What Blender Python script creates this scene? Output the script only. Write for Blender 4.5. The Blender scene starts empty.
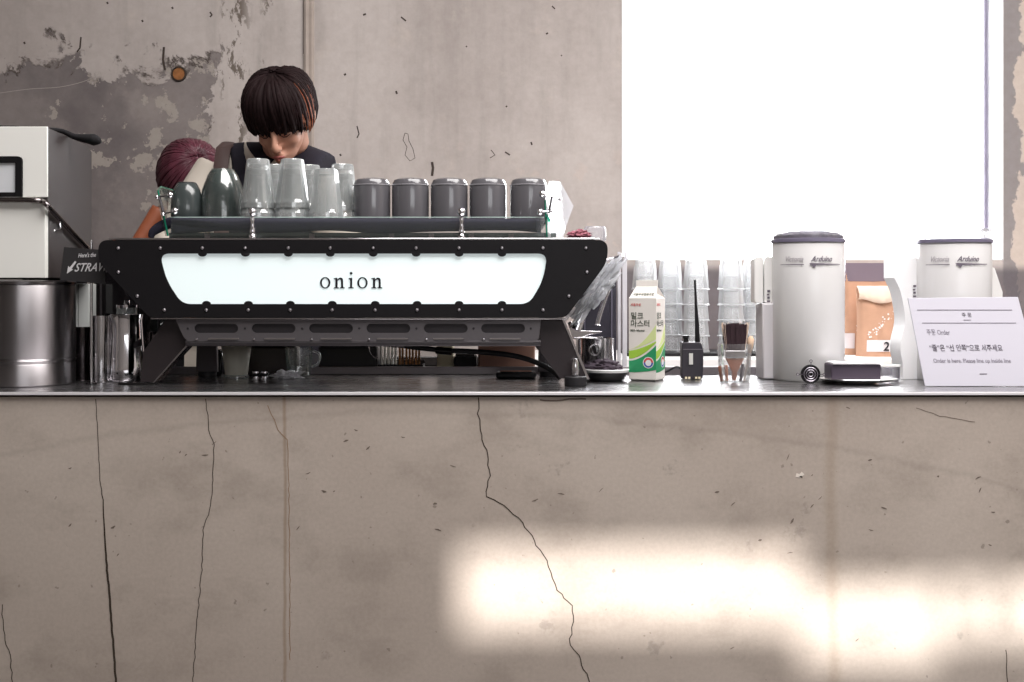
import bpy, bmesh, math, random
from mathutils import Vector, Matrix, Euler
random.seed(7)
PI = math.pi
scn = bpy.context.scene
COL = scn.collection

# ------------------------------------------------------------------ measuring
F, CX, HY, CZ = 1182.0, 512.0, 292.0, 1.134        # focal length (px), horizon, eye height
def W(px, py, Y): return Vector(((px-CX)*Y/F, Y, CZ-(py-HY)*Y/F))
def X(px, Y): return (px-CX)*Y/F
def Z(py, Y): return CZ-(py-HY)*Y/F
CT = 0.928                                          # worktop height

# ------------------------------------------------------------------ materials
MATS = {}
def lin(c):
    return tuple(((v/255)/12.92 if v/255 <= .04045 else (((v/255)+.055)/1.055)**2.4) for v in c)
def mat(name, rgb, rough=.5, metal=0., trans=0., ior=1.45, emit=0., coat=0., bump=0., bscale=60., var=0., vscale=8., spec=.5, alpha=1., stretch=None):
    if name in MATS: return MATS[name]
    m = bpy.data.materials.new(name); m.use_nodes = True
    nt = m.node_tree; b = nt.nodes['Principled BSDF']
    c = lin(rgb)+(1,)
    b.inputs['Base Color'].default_value = c
    b.inputs['Roughness'].default_value = rough
    b.inputs['Metallic'].default_value = metal
    b.inputs['Transmission Weight'].default_value = trans
    b.inputs['IOR'].default_value = ior
    b.inputs['Coat Weight'].default_value = coat
    b.inputs['Specular IOR Level'].default_value = spec
    b.inputs['Alpha'].default_value = alpha
    if emit:
        b.inputs['Emission Color'].default_value = c; b.inputs['Emission Strength'].default_value = emit
    tc = None
    if bump or var:
        tc = nt.nodes.new('ShaderNodeTexCoord'); mp = nt.nodes.new('ShaderNodeMapping')
        nt.links.new(tc.outputs['Object'], mp.inputs['Vector'])
        if stretch: mp.inputs['Scale'].default_value = stretch
    if var:
        n = nt.nodes.new('ShaderNodeTexNoise'); n.inputs['Scale'].default_value = vscale; n.inputs['Detail'].default_value = 6
        nt.links.new(mp.outputs[0], n.inputs['Vector'])
        r = nt.nodes.new('ShaderNodeValToRGB')
        r.color_ramp.elements[0].position = .3; r.color_ramp.elements[1].position = .7
        r.color_ramp.elements[0].color = tuple(v*(1-var) for v in c[:3])+(1,)
        r.color_ramp.elements[1].color = tuple(min(1, v*(1+var)) for v in c[:3])+(1,)
        nt.links.new(n.outputs['Fac'], r.inputs[0]); nt.links.new(r.outputs[0], b.inputs['Base Color'])
    if bump:
        n = nt.nodes.new('ShaderNodeTexNoise'); n.inputs['Scale'].default_value = bscale; n.inputs['Detail'].default_value = 4
        nt.links.new(mp.outputs[0], n.inputs['Vector'])
        bp = nt.nodes.new('ShaderNodeBump'); bp.inputs['Strength'].default_value = bump; bp.inputs['Distance'].default_value = .002
        nt.links.new(n.outputs['Fac'], bp.inputs['Height']); nt.links.new(bp.outputs[0], b.inputs['Normal'])
    MATS[name] = m; return m

def clear_mat(name, rgb, see=.5, milky=.3, rough=.08, shine=.04):
    """thin clear plastic or glass: see-through, a little glossy, a little milky"""
    if name in MATS: return MATS[name]
    m = bpy.data.materials.new(name); m.use_nodes = True; nt = m.node_tree; nt.nodes.clear()
    N = nt.nodes.new; L = nt.links.new
    out = N('ShaderNodeOutputMaterial'); t = N('ShaderNodeBsdfTransparent'); g = N('ShaderNodeBsdfGlossy'); tl = N('ShaderNodeBsdfTranslucent'); d = N('ShaderNodeBsdfDiffuse')
    c = lin(rgb)+(1,)
    t.inputs[0].default_value = (1, 1, 1, 1); tl.inputs[0].default_value = c; d.inputs[0].default_value = c
    g.inputs['Roughness'].default_value = rough
    lw = N('ShaderNodeLayerWeight'); lw.inputs['Blend'].default_value = .25
    mr = N('ShaderNodeMapRange'); mr.inputs[3].default_value = shine; mr.inputs[4].default_value = .55; L(lw.outputs['Fresnel'], mr.inputs[0])
    mf = N('ShaderNodeMapRange'); k = milky/(milky+see); mf.inputs[3].default_value = k*.7; mf.inputs[4].default_value = min(1, k*2.4); L(lw.outputs['Facing'], mf.inputs[0])
    mx0 = N('ShaderNodeMixShader'); mx0.inputs[0].default_value = .65
    L(tl.outputs[0], mx0.inputs[1]); L(d.outputs[0], mx0.inputs[2])
    mx1 = N('ShaderNodeMixShader'); L(mf.outputs[0], mx1.inputs[0])
    L(t.outputs[0], mx1.inputs[1]); L(mx0.outputs[0], mx1.inputs[2])
    mx2 = N('ShaderNodeMixShader'); L(mr.outputs[0], mx2.inputs[0]); L(mx1.outputs[0], mx2.inputs[1]); L(g.outputs[0], mx2.inputs[2])
    L(mx2.outputs[0], out.inputs[0])
    MATS[name] = m; return m

class G:                                             # tiny node-graph helper
    def __init__(s, name):
        s.m = bpy.data.materials.new(name); s.m.use_nodes = True; s.nt = s.m.node_tree; s.b = s.nt.nodes['Principled BSDF']
        tc = s.nt.nodes.new('ShaderNodeTexCoord'); s.co = tc.outputs['Object']
        sp = s.nt.nodes.new('ShaderNodeSeparateXYZ'); s.nt.links.new(s.co, sp.inputs[0]); s.x, s.y, s.z = sp.outputs
    def put(s, v, sock):
        if isinstance(v, (int, float)): sock.default_value = v
        elif isinstance(v, tuple): sock.default_value = v
        else: s.nt.links.new(v, sock)
    def m_(s, op, a, b=0., c=0.):
        n = s.nt.nodes.new('ShaderNodeMath'); n.operation = op
        s.put(a, n.inputs[0]); s.put(b, n.inputs[1]); s.put(c, n.inputs[2]); return n.outputs[0]
    def noise(s, scale, detail=6, rough=.55, stretch=None, off=0., dist=0.):
        mp = s.nt.nodes.new('ShaderNodeMapping'); s.nt.links.new(s.co, mp.inputs[0])
        if stretch: mp.inputs['Scale'].default_value = stretch
        mp.inputs['Location'].default_value = (off, off*1.7, off*.6)
        n = s.nt.nodes.new('ShaderNodeTexNoise'); s.nt.links.new(mp.outputs[0], n.inputs['Vector'])
        n.inputs['Scale'].default_value = scale; n.inputs['Detail'].default_value = detail; n.inputs['Roughness'].default_value = rough; n.inputs['Distortion'].default_value = dist
        return n.outputs['Fac']
    def step(s, v, a, b):                            # smooth 0..1 between a and b
        n = s.nt.nodes.new('ShaderNodeMapRange'); n.interpolation_type = 'SMOOTHSTEP'
        s.put(v, n.inputs[0]); s.put(a, n.inputs[1]); s.put(b, n.inputs[2]); return n.outputs[0]
    def mix(s, f, a, b):
        n = s.nt.nodes.new('ShaderNodeMix'); n.data_type = 'RGBA'
        s.put(f, n.inputs[0]); s.put(a, n.inputs[6]); s.put(b, n.inputs[7]); return n.outputs[2]
    def mul(s, a, b):
        n = s.nt.nodes.new('ShaderNodeMix'); n.data_type = 'RGBA'; n.blend_type = 'MULTIPLY'; n.inputs[0].default_value = 1
        s.put(a, n.inputs[6]); s.put(b, n.inputs[7]); return n.outputs[2]
    def bump(s, h, strength, dist=.004):
        n = s.nt.nodes.new('ShaderNodeBump'); n.inputs['Strength'].default_value = strength; n.inputs['Distance'].default_value = dist
        s.put(h, n.inputs['Height']); s.nt.links.new(n.outputs[0], s.b.inputs['Normal'])
def C(*c): return lin(c)+(1.,)

def turned(name, rgb, rough, rot=0.):
    g = G(name); g.b.inputs['Metallic'].default_value = 1; g.b.inputs['Base Color'].default_value = lin(rgb)+(1,); g.b.inputs['Roughness'].default_value = rough
    g.b.inputs['Anisotropic'].default_value = .93; g.b.inputs['Anisotropic Rotation'].default_value = rot
    t = g.nt.nodes.new('ShaderNodeTangent'); t.direction_type = 'RADIAL'; t.axis = 'Z'; g.nt.links.new(t.outputs[0], g.b.inputs['Tangent']); return g.m
tsteel = turned('turned brushed steel', (150, 146, 148), .34, .25)
def back_wall_material():
    g = G('peeling concrete')
    lo = g.noise(1.3, 5, .6); mid = g.noise(6, 8, .62, off=3); fine = g.noise(45, 4, .6, off=5)
    streak = g.noise(3.5, 5, .6, stretch=(3.2, 1, .35), off=9)
    base = g.mix(g.step(lo, .35, .65), C(184, 175, 171), C(204, 196, 192))
    base = g.mix(g.m_('MULTIPLY', g.step(streak, .45, .75), .5), base, C(160, 152, 148))
    base = g.mix(g.m_('MULTIPLY', g.step(mid, .58, .7), .45), base, C(206, 196, 188))
    grain = g.mix(fine, C(228, 224, 222), C(255, 255, 255))
    # left zone where the render has fallen off: edge wavers in height
    rag = g.noise(5.5, 10, .68, off=11, dist=.4)
    line = g.m_('ADD', g.m_('MULTIPLY', g.m_('SUBTRACT', 1.935, g.z), 3.2), g.m_('MULTIPLY', g.m_('SUBTRACT', rag, .5), 2.6))
    xl = g.m_('MULTIPLY', g.m_('SUBTRACT', -1.06, g.x), 14.)
    xl = g.m_('ADD', xl, g.m_('MULTIPLY', g.m_('SUBTRACT', rag, .5), 6.))
    v = g.m_('MINIMUM', line, xl)
    m1 = g.step(v, 0., .06)
    dark = g.mix(g.step(g.noise(2.2, 6, .6, off=21), .35, .66), C(112, 105, 106), C(146, 138, 136))
    dark = g.mix(g.m_('MULTIPLY', g.step(mid, .55, .68), .5), dark, C(160, 152, 148))
    near = g.m_('MULTIPLY', g.step(g.x, -1.75, -1.3), g.step(g.z, 1.5, 1.62))
    isl = g.step(g.m_('ADD', g.noise(7, 9, .66, off=31), g.m_('MULTIPLY', near, .075)), .61, .625)
    dark = g.mix(isl, dark, C(172, 164, 157))
    ise = g.noise(7, 9, .66, off=31)
    c = g.mix(m1, base, dark)
    rim = g.m_('MULTIPLY', g.step(v, -.13, .0), g.m_('SUBTRACT', 1, g.step(v, .0, .08)))
    c = g.mix(g.m_('MULTIPLY', rim, g.step(g.noise(16, 4, off=41), .42, .6)), c, C(84, 74, 70))
    # rough strip between the two board joints
    strip = g.m_('MULTIPLY', g.step(g.x, -1.05, -1.02), g.m_('SUBTRACT', 1, g.step(g.x, -.80, -.76)))
    pk = g.noise(13, 9, .72, stretch=(1.3, 1, .6), off=51)
    band = g.m_('MAXIMUM', g.m_('SUBTRACT', 1, g.step(g.m_('ABSOLUTE', g.m_('SUBTRACT', g.x, -.99)), .02, .08)), g.m_('SUBTRACT', 1, g.step(g.m_('ABSOLUTE', g.m_('SUBTRACT', g.x, -.86)), .0, .05)))
    c = g.mix(g.m_('MULTIPLY', g.m_('MULTIPLY', strip, band), g.step(pk, .52, .56)), c, C(118, 108, 100))
    # right of the window another peeled strip
    rr = g.m_('ADD', g.m_('MULTIPLY', g.m_('SUBTRACT', g.x, 1.80), 14.), g.m_('MULTIPLY', g.m_('SUBTRACT', rag, .5), 3.))
    right = g.step(g.x, 1.74, 1.75)
    rc = g.mix(g.step(rr, 0, .1), C(150, 144, 144), C(205, 192, 182))
    c = g.mix(right, c, rc)
    # shallow scabs low on the right part
    sc = g.m_('MULTIPLY', g.step(g.noise(9, 7, .6, off=61), .62, .65), g.m_('MULTIPLY', g.step(g.x, -.6, -.4), g.m_('SUBTRACT', 1, g.step(g.z, 1.5, 1.75))))
    c = g.mix(g.m_('MULTIPLY', sc, .5), c, C(205, 190, 182))
    # darker band under the window sill
    low = g.m_('MULTIPLY', g.m_('SUBTRACT', 1, g.step(g.z, 1.20, 1.24)), g.step(g.x, .3, .36))
    c = g.mix(g.m_('MULTIPLY', low, .85), c, C(92, 86, 92))
    g.put(g.mul(c, grain), g.b.inputs['Base Color'])
    g.b.inputs['Roughness'].default_value = .85
    h = g.m_('ADD', g.m_('MULTIPLY', mid, .5), g.m_('SUBTRACT', g.m_('MULTIPLY', fine, .15), g.m_('MULTIPLY', m1, .8)))
    g.bump(h, .45, .006)
    return g.m

def counter_material():
    g = G('cast concrete')
    lo = g.noise(1.1, 4, .5, off=2); mid = g.noise(5, 8, .6, stretch=(1, 1, 1.5), off=4); fine = g.noise(120, 3, .6, off=6)
    c = g.mix(g.step(lo, .35, .65), C(186, 173, 163), C(200, 188, 178))
    c = g.mix(g.m_('MULTIPLY', g.step(mid, .45, .7), .55), c, C(160, 148, 138))
    # pour line sweeping down to the left, and rusty drips
    arc = g.m_('SUBTRACT', g.z, g.m_('ADD', .885, g.m_('MULTIPLY', g.m_('MULTIPLY', g.m_('SUBTRACT', g.x, -.15), g.m_('SUBTRACT', g.x, -.15)), -.11)))
    arc = g.m_('SUBTRACT', 1, g.step(g.m_('ABSOLUTE', g.m_('ADD', arc, g.m_('MULTIPLY', g.m_('SUBTRACT', mid, .5), .05))), 0, .012))
    c = g.mix(g.m_('MULTIPLY', arc, .16), c, C(128, 117, 108))
    def drip(x0, w, col, a, k=.03):
        d = g.m_('ABSOLUTE', g.m_('ADD', g.m_('SUBTRACT', g.x, x0), g.m_('MULTIPLY', g.m_('SUBTRACT', g.noise(3, 3, off=x0*7), .5), k)))
        return g.m_('MULTIPLY', g.m_('SUBTRACT', 1, g.step(d, 0, w)), a)
    c = g.mix(drip(.665, .022, None, .38, .03), c, C(158, 138, 116))
    c = g.mix(drip(-.47, .006, None, .5, .03), c, C(140, 112, 84))
    spots = g.m_('MULTIPLY', g.step(g.noise(60, 2, .5, off=15), .70, .74), .5)
    c = g.mix(spots, c, C(112, 100, 92))
    blot = g.m_('MULTIPLY', g.step(g.noise(11, 5, .65, off=18), .66, .74), .4)
    c = g.mix(blot, c, C(126, 116, 108))
    c = g.mul(c, g.mix(fine, C(226, 224, 222), C(255, 255, 255)))
    g.put(c, g.b.inputs['Base Color']); g.b.inputs['Roughness'].default_value = .7
    g.bump(g.m_('ADD', g.m_('MULTIPLY', mid, .6), g.m_('MULTIPLY', fine, .2)), .25, .003)
    return g.m

def steel_top_material():
    g = G('brushed steel worktop')
    n = g.noise(30, 4, .6, stretch=(.3, 6, 1))
    g.b.inputs['Metallic'].default_value = 1
    g.put(g.mix(n, C(150, 148, 150), C(178, 176, 178)), g.b.inputs['Base Color'])
    g.put(g.m_('ADD', .2, g.m_('MULTIPLY', n, .14)), g.b.inputs['Roughness'])
    return g.m

WALLM = back_wall_material(); CONC = counter_material(); STEELTOP = steel_top_material()
plaster = mat('grey plaster', (150, 144, 140), .9, var=.12, vscale=2)
floor_m = mat('dark concrete floor', (58, 54, 52), .5, var=.2, vscale=3)
ceil_m = mat('raw concrete ceiling', (140, 134, 130), .9, var=.1, vscale=2)
white_frame = mat('white window paint', (235, 235, 238), .5)
crack_m = mat('crack shadowed dust', (62, 52, 45), .95)
nick_m = mat('chipped concrete', (112, 100, 92), .95)
pale_m = mat('pale chip', (225, 215, 205), .9)
black = mat('black powder coat', (17, 15, 18), .5, spec=.3)
gloss_black = mat('glossy black', (20, 18, 20), .12, coat=.5)
dkgrey = mat('dark grey metal', (78, 74, 77), .38, .6)
steel = mat('polished steel', (205, 203, 205), .16, 1.)
bsteel = mat('brushed steel', (175, 172, 174), .16, 1., bump=.12, bscale=90, stretch=(9, 9, .3))
chrome = mat('chrome', (230, 228, 232), .05, 1.)
traym = mat('satin steel tray', (98, 94, 97), .5, .6, bump=.1, bscale=150)
slotm = mat('slot shadow steel', (54, 51, 54), .5, .5)
rubber = mat('black rubber', (24, 22, 26), .6)
white_gloss = mat('white enamel', (240, 238, 236), .18, coat=.3)
white_m = mat('white plastic', (236, 234, 234), .4)
lightbox = mat('lit white acrylic', (228, 240, 241), .3, emit=.17)
inkm = mat('black ink', (18, 14, 24), .5)
greyink = mat('grey printing ink', (120, 112, 118), .6)
paper = mat('white paper', (238, 236, 240), .7)
screwm = mat('screw steel', (190, 185, 190), .3, .9)
navy = mat('navy cloth', (34, 32, 48), .95, bump=.4, bscale=400)
glassm = mat('clear glass', (240, 248, 246), .02, trans=1., ior=1.45)
edgem = mat('green glass edge', (40, 150, 120), .2, trans=.5)
glass_tumbler = clear_mat('tumbler glass', (240, 246, 246), see=.55, milky=.45, rough=.06, shine=.16)
_nt = glass_tumbler.node_tree; _out = next(n for n in _nt.nodes if n.type == 'OUTPUT_MATERIAL'); _old = _out.inputs[0].links[0].from_socket
_g = _nt.nodes.new('ShaderNodeBsdfGlass'); _g.inputs['IOR'].default_value = 1.45; _g.inputs['Roughness'].default_value = .02; _mx = _nt.nodes.new('ShaderNodeMixShader'); _mx.inputs[0].default_value = .28
_nt.links.new(_old, _mx.inputs[1]); _nt.links.new(_g.outputs[0], _mx.inputs[2]); _nt.links.new(_mx.outputs[0], _out.inputs[0])
plastic_cup = clear_mat('clear cup plastic', (246, 248, 250), see=.7, milky=.3, rough=.12)
pane_m = clear_mat('guard glass', (200, 225, 215), see=.9, milky=.03, rough=.03)
glare_glass = clear_mat('reflection white glass', (248, 248, 252), see=.25, milky=.6, rough=.1)  # bright reflection on the right end pane put into a milky white
greycup = mat('smoke grey glaze', (92, 90, 94), .16, coat=.6)
slate = mat('slate green glaze', (62, 68, 68), .18, coat=.5)
skin = mat('skin', (192, 142, 120), .5, var=.05, vscale=20)
skin2 = mat('tanned skin', (158, 90, 62), .5)
lipm = mat('lips', (170, 98, 92), .45)
lashm = mat('lashes', (38, 22, 20), .7)
hairm = mat('dark brown hair', (30, 18, 19), .7, var=.3, vscale=60, spec=.15, stretch=(1, 1, .2))
backlit = mat('auburn hair', (150, 78, 40), .4, var=.3, vscale=60)
burg = mat('burgundy hair', (86, 42, 54), .42, var=.35, vscale=50, stretch=(1, 1, .2))
shirtm = mat('off white cotton', (212, 202, 190), .9, bump=.3, bscale=300)
apronm = mat('dark apron cloth', (36, 33, 44), .9, bump=.3, bscale=300)
strapm = mat('brown leather strap', (84, 66, 64), .6)
trouser = mat('black trousers', (30, 29, 33), .9)
shoem = mat('black shoe leather', (22, 20, 20), .5)
kraft = mat('kraft paper', (192, 150, 124), .7, var=.06, vscale=30, bump=.5, bscale=25)
kraftd = mat('dark printed band', (118, 104, 116), .6)

# ------------------------------------------------------------------ mesh building
class B:
    def __init__(s, o=(0, 0, 0)):
        s.v = []; s.f = []; s.mi = []; s.o = Vector(o); s.mats = []; s.cur = 0
    def use(s, m):
        if m not in s.mats: s.mats.append(m)
        s.cur = s.mats.index(m); return s
    def add(s, vs, fs):
        k = len(s.v); s.v += [Vector(v)-s.o for v in vs]
        for f in fs: s.f.append([i+k for i in f]); s.mi.append(s.cur)
        return s
    def box(s, x0, x1, y0, y1, z0, z1):
        x0, x1 = min(x0, x1), max(x0, x1); y0, y1 = min(y0, y1), max(y0, y1); z0, z1 = min(z0, z1), max(z0, z1)
        v = [(x, y, z) for z in (z0, z1) for y in (y0, y1) for x in (x0, x1)]
        return s.add(v, [(0, 2, 3, 1), (4, 5, 7, 6), (0, 1, 5, 4), (2, 6, 7, 3), (0, 4, 6, 2), (1, 3, 7, 5)])
    def prism(s, poly, a, b, axis='y'):
        n = len(poly)
        def p(u, w, d): return {'y': (u, d, w), 'z': (u, w, d), 'x': (d, u, w)}[axis]
        v = [p(u, w, a) for u, w in poly]+[p(u, w, b) for u, w in poly]
        fs = [list(range(n)), list(range(2*n-1, n-1, -1))]+[(i, i+n, (i+1) % n+n, (i+1) % n) for i in range(n)]
        return s.add(v, fs)
    def lathe(s, c, prof, seg=32, axis='z', ph=0., sx=1., sy=1.):
        c = Vector(c); v = []; fs = []; n = len(prof)
        for i in range(seg):
            a = 2*PI*i/seg+ph
            for r, h in prof:
                u, w = r*math.cos(a)*sx, r*math.sin(a)*sy
                v.append(c+Vector({'z': (u, w, h), 'y': (u, h, w), 'x': (h, u, w)}[axis]))
        for i in range(seg):
            j = (i+1) % seg
            for k in range(n-1):
                fs.append((i*n+k, j*n+k, j*n+k+1, i*n+k+1))
        for k, rev in ((0, True), (n-1, False)):
            if prof[k][0] > 1e-6:
                ring = [i*n+k for i in range(seg)]; fs.append(ring[::-1] if rev else ring)
        return s.add(v, fs)
    def cyl(s, c, r, h0, h1, seg=24, axis='z'): return s.lathe(c, [(r, h0), (r, h1)], seg, axis)
    def limb(s, pts, rad, seg=12, flat=1., up=(0, 0, 1), caps=True):
        pts = [Vector(p) for p in pts]; n = len(pts)
        if isinstance(rad, (int, float)): rad = [rad]*n
        v = []; fs = []; ref = None
        for i, p in enumerate(pts):
            d = (pts[min(i+1, n-1)]-pts[max(i-1, 0)])
            if d.length < 1e-9: d = Vector((0, 0, 1))
            d.normalize()
            if ref is None:
                ref = Vector(up)
                if abs(ref.dot(d)) > .95: ref = Vector((1, 0, 0)) if abs(d.x) < .9 else Vector((0, 1, 0))
            a = (ref-d*ref.dot(d)).normalized(); b = d.cross(a); ref = a
            for k in range(seg):
                t = 2*PI*k/seg; v.append(p+a*math.cos(t)*rad[i]*flat+b*math.sin(t)*rad[i])
        for i in range(n-1):
            for k in range(seg):
                j = (k+1) % seg; fs.append((i*seg+k, i*seg+j, (i+1)*seg+j, (i+1)*seg+k))
        if caps: fs.append(list(range(seg))[::-1]); fs.append([(n-1)*seg+k for k in range(seg)])
        return s.add(v, fs)
    def ball(s, c, r, R=None, seg=20, rings=12, n=2.):
        if isinstance(r, (int, float)): r = (r, r, r)
        c = Vector(c); v = []; fs = []
        def pw(t): return math.copysign(abs(t)**(2./n), t)
        for i in range(rings+1):
            a = PI*i/rings
            for k in range(seg):
                t = 2*PI*k/seg
                q = Vector((r[0]*pw(math.sin(a))*pw(math.cos(t)), r[1]*pw(math.sin(a))*pw(math.sin(t)), r[2]*pw(math.cos(a))))
                if R: q = R @ q
                v.append(c+q)
        for i in range(rings):
            for k in range(seg):
                j = (k+1) % seg; fs.append((i*seg+k, (i+1)*seg+k, (i+1)*seg+j, i*seg+j))
        return s.add(v, fs)
    def build(s, name, m=None, parent=None, bevel=0., smooth=40, R=None):
        me = bpy.data.meshes.new(name)
        vs = [R @ v for v in s.v] if R else s.v
        me.from_pydata([tuple(v) for v in vs], [], s.f)
        mats = s.mats if s.mats else [m]
        for q in mats: me.materials.append(q)
        if s.mats:
            for p, i in zip(me.polygons, s.mi): p.material_index = i
        bm = bmesh.new(); bm.from_mesh(me)
        bmesh.ops.remove_doubles(bm, verts=bm.verts, dist=1e-6)
        bmesh.ops.recalc_face_normals(bm, faces=bm.faces)
        bm.to_mesh(me); bm.free()
        finish(me, smooth)
        o = bpy.data.objects.new(name, me); COL.objects.link(o)
        if parent: o.parent = parent
        elif any(s.o): o.location = s.o
        if bevel:
            md = o.modifiers.new('bevel', 'BEVEL'); md.width = bevel; md.segments = 2; md.limit_method = 'ANGLE'
        return o
def finish(me, smooth=40):
    if smooth:
        for p in me.polygons: p.use_smooth = True
        try: me.set_sharp_from_angle(angle=math.radians(smooth))
        except Exception: pass

def tag(o, label=None, cat=None, group=None, kind=None):
    if label: o['label'] = label
    if cat: o['category'] = cat
    if group: o['group'] = group
    if kind: o['kind'] = kind
    return o
def thing(name, label, cat, loc=(0, 0, 0), group=None, rz=0.):
    o = bpy.data.objects.new(name, None); COL.objects.link(o); o.location = loc; o.rotation_euler.z = rz
    o.empty_display_size = .05
    return tag(o, label, cat, group)
def copy_thing(o, loc, label=None, group=None, rz=None, scale=None):
    c = o.copy(); COL.objects.link(c); c.location = loc
    if rz is not None: c.rotation_euler.z = rz
    if scale: c.scale = scale
    if label: c['label'] = label
    if group: c['group'] = group
    for ch in list(o.children):
        d = ch.copy(); COL.objects.link(d); d.parent = c
        for g2 in list(ch.children):
            e = g2.copy(); COL.objects.link(e); e.parent = d
    return c
def evalmesh(o):
    dg = bpy.context.evaluated_depsgraph_get(); dg.update()
    return bpy.data.meshes.new_from_object(o.evaluated_get(dg))
def remesh(o, vox, sm=4, smooth=180):
    bpy.context.view_layer.update()
    r = o.modifiers.new('r', 'REMESH'); r.mode = 'VOXEL'; r.voxel_size = vox
    k = o.modifiers.new('s', 'SMOOTH'); k.iterations = sm; k.factor = .5
    mats = list(o.data.materials); me = evalmesh(o); o.modifiers.clear(); old = o.data; o.data = me; bpy.data.meshes.remove(old)
    me.materials.clear()
    for q in mats[:1]: me.materials.append(q)
    for p in me.polygons: p.use_smooth = True; p.material_index = 0
    return o
def flat2d(loops, depth, name='plate'):
    """mesh of a flat plate with holes: first loop outside, others cut; x,y plane, thickness +-depth/2"""
    cu = bpy.data.curves.new(name, 'CURVE'); cu.dimensions = '2D'; cu.fill_mode = 'BOTH'; cu.extrude = depth/2
    for lp in loops:
        sp = cu.splines.new('POLY'); sp.points.add(len(lp)-1); sp.use_cyclic_u = True
        for q, (x, y) in zip(sp.points, lp): q.co = (x, y, 0, 1)
    o = bpy.data.objects.new(name, cu); COL.objects.link(o); me = evalmesh(o)
    bpy.data.objects.remove(o); bpy.data.curves.remove(cu); return me
def textmesh(txt, size, align='LEFT', shear=0., ext=.0002, bold=0., space=1.):
    cu = bpy.data.curves.new('t', 'FONT'); cu.body = txt; cu.size = size; cu.align_x = align; cu.shear = shear
    cu.extrude = ext; cu.offset = bold; cu.space_character = space; cu.resolution_u = 3
    o = bpy.data.objects.new('t', cu); COL.objects.link(o); me = evalmesh(o)
    bpy.data.objects.remove(o); bpy.data.curves.remove(cu); return me
def put_mesh(me, fn, name, m, parent=None, smooth=30):
    for v in me.vertices: v.co = fn(v.co)
    me.materials.clear(); me.materials.append(m)
    finish(me, smooth)
    o = bpy.data.objects.new(name, me); COL.objects.link(o)
    if parent: o.parent = parent
    return o
def rounded(poly, r, n=5):
    """round the corners of a polygon; r number or list"""
    out = []; N = len(poly)
    for i in range(N):
        p = Vector(poly[i]); a = Vector(poly[i-1]); b = Vector(poly[(i+1) % N])
        rr = r[i] if isinstance(r, (list, tuple)) else r
        da = (a-p); db = (b-p); t = min(rr, da.length*.45, db.length*.45)
        if t < 1e-6: out.append(tuple(p)); continue
        s = p+da.normalized()*t; e = p+db.normalized()*t
        for k in range(n+1):
            u = k/n; out.append(tuple(s*(1-u)**2+p*2*u*(1-u)+e*u*u))
    return out
def spline(pts, n=8):
    pts = [Vector(p) for p in pts]; out = []
    for i in range(len(pts)-1):
        p0 = pts[max(i-1, 0)]; p1 = pts[i]; p2 = pts[i+1]; p3 = pts[min(i+2, len(pts)-1)]
        for k in range(n):
            t = k/n
            out.append(.5*((2*p1)+(p2-p0)*t+(2*p0-5*p1+4*p2-p3)*t*t+(3*p1-p0-3*p2+p3)*t**3))
    out.append(pts[-1]); return out

# ================================================================== THE SETTING
YW = 4.2
def struct(o): o['kind'] = 'structure'; return o
b = B(); b.box(-3.3, 3.3, -3.1, YW+.3, -.1, 0); struct(b.build('floor', floor_m, smooth=0))
b = B(); b.box(-3.3, 3.3, -3.1, YW+.3, 3.7, 3.8); struct(b.build('ceiling', ceil_m, smooth=0))
b = B(); b.box(-3.3, -3.15, -3.1, YW+.15, 0, 3.7); struct(b.build('wall_left', plaster, smooth=0))
b = B(); b.box(3.15, 3.3, -3.1, YW+.15, 0, 3.7); struct(b.build('wall_right', plaster, smooth=0))
wx0, wx1, wz0, wz1 = .391, 1.745, 1.248, 2.75
b = B(); b.use(WALLM)
b.box(-3.15, wx0, YW, YW+.15, 0, 3.7); b.box(wx1, 3.15, YW, YW+.15, 0, 3.7)
b.box(wx0, wx1, YW, YW+.15, 0, wz0); b.box(wx0, wx1, YW, YW+.15, wz1, 3.7)
# pits and scab outlines in the cast surface
b.use(mat('pit shadow', (70, 60, 56), .95))
def ribbon(b, pts, w, y, k=0):
    """a thin crack or scratch lying on a wall face that looks towards -y"""
    n = len(pts); vs = []
    for i, p in enumerate(pts):
        a = pts[max(i-1, 0)]; c = pts[min(i+1, n-1)]; d = Vector((c[0]-a[0], c[1]-a[1])); d.normalize()
        ww = (w[i] if isinstance(w, list) else w)*.5
        vs += [(p[0]-d.y*ww, y, p[1]+d.x*ww), (p[0]+d.y*ww, y, p[1]-d.x*ww)]
    b.add(vs, [(2*i, 2*i+1, 2*i+3, 2*i+2) for i in range(n-1)])
def wallpts(pp): return [(X(x, YW), Z(y, YW)) for x, y in pp]
yy = YW-.0006
for pp, w in ([[(405, 133), (403, 140), (407, 147), (405, 155), (410, 161), (415, 158), (413, 149), (409, 141), (408, 134), (405, 133)], .0028],
              [[(432, 162), (433, 168), (432, 176)], .012], [[(357, 126), (359, 134), (357, 138)], .006], [[(344, 75), (346, 74)], .010],
              [[(396, 91), (397, 94)], .009], [[(363, 15), (366, 14)], .009], [[(401, 17), (406, 21)], .007], [[(546, 34), (548, 33)], .008],
              [[(491, 150), (495, 155), (490, 158)], .004], [[(505, 152), (510, 155)], .007], [[(531, 142), (532, 145)], .008], [[(506, 106), (507, 107)], .008],
              [[(340, 154), (341, 156)], .009], [[(142, 20), (143, 22)], .009], [[(107, 2), (108, 4)], .009], [[(172, 7), (173, 9)], .009], [[(24, 42), (25, 44)], .009], [[(210, 12), (212, 15), (210, 17)], .008],
              [[(164, 47), (163, 60), (165, 70)], .011], [[(81, 37), (80, 48), (77, 52)], .008], [[(552, 6), (555, 9)], .006], [[(466, 46), (467, 47)], .007], [[(561, 55), (562, 56)], .006]):
    ribbon(b, wallpts(pp), w*.75, yy)
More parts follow.
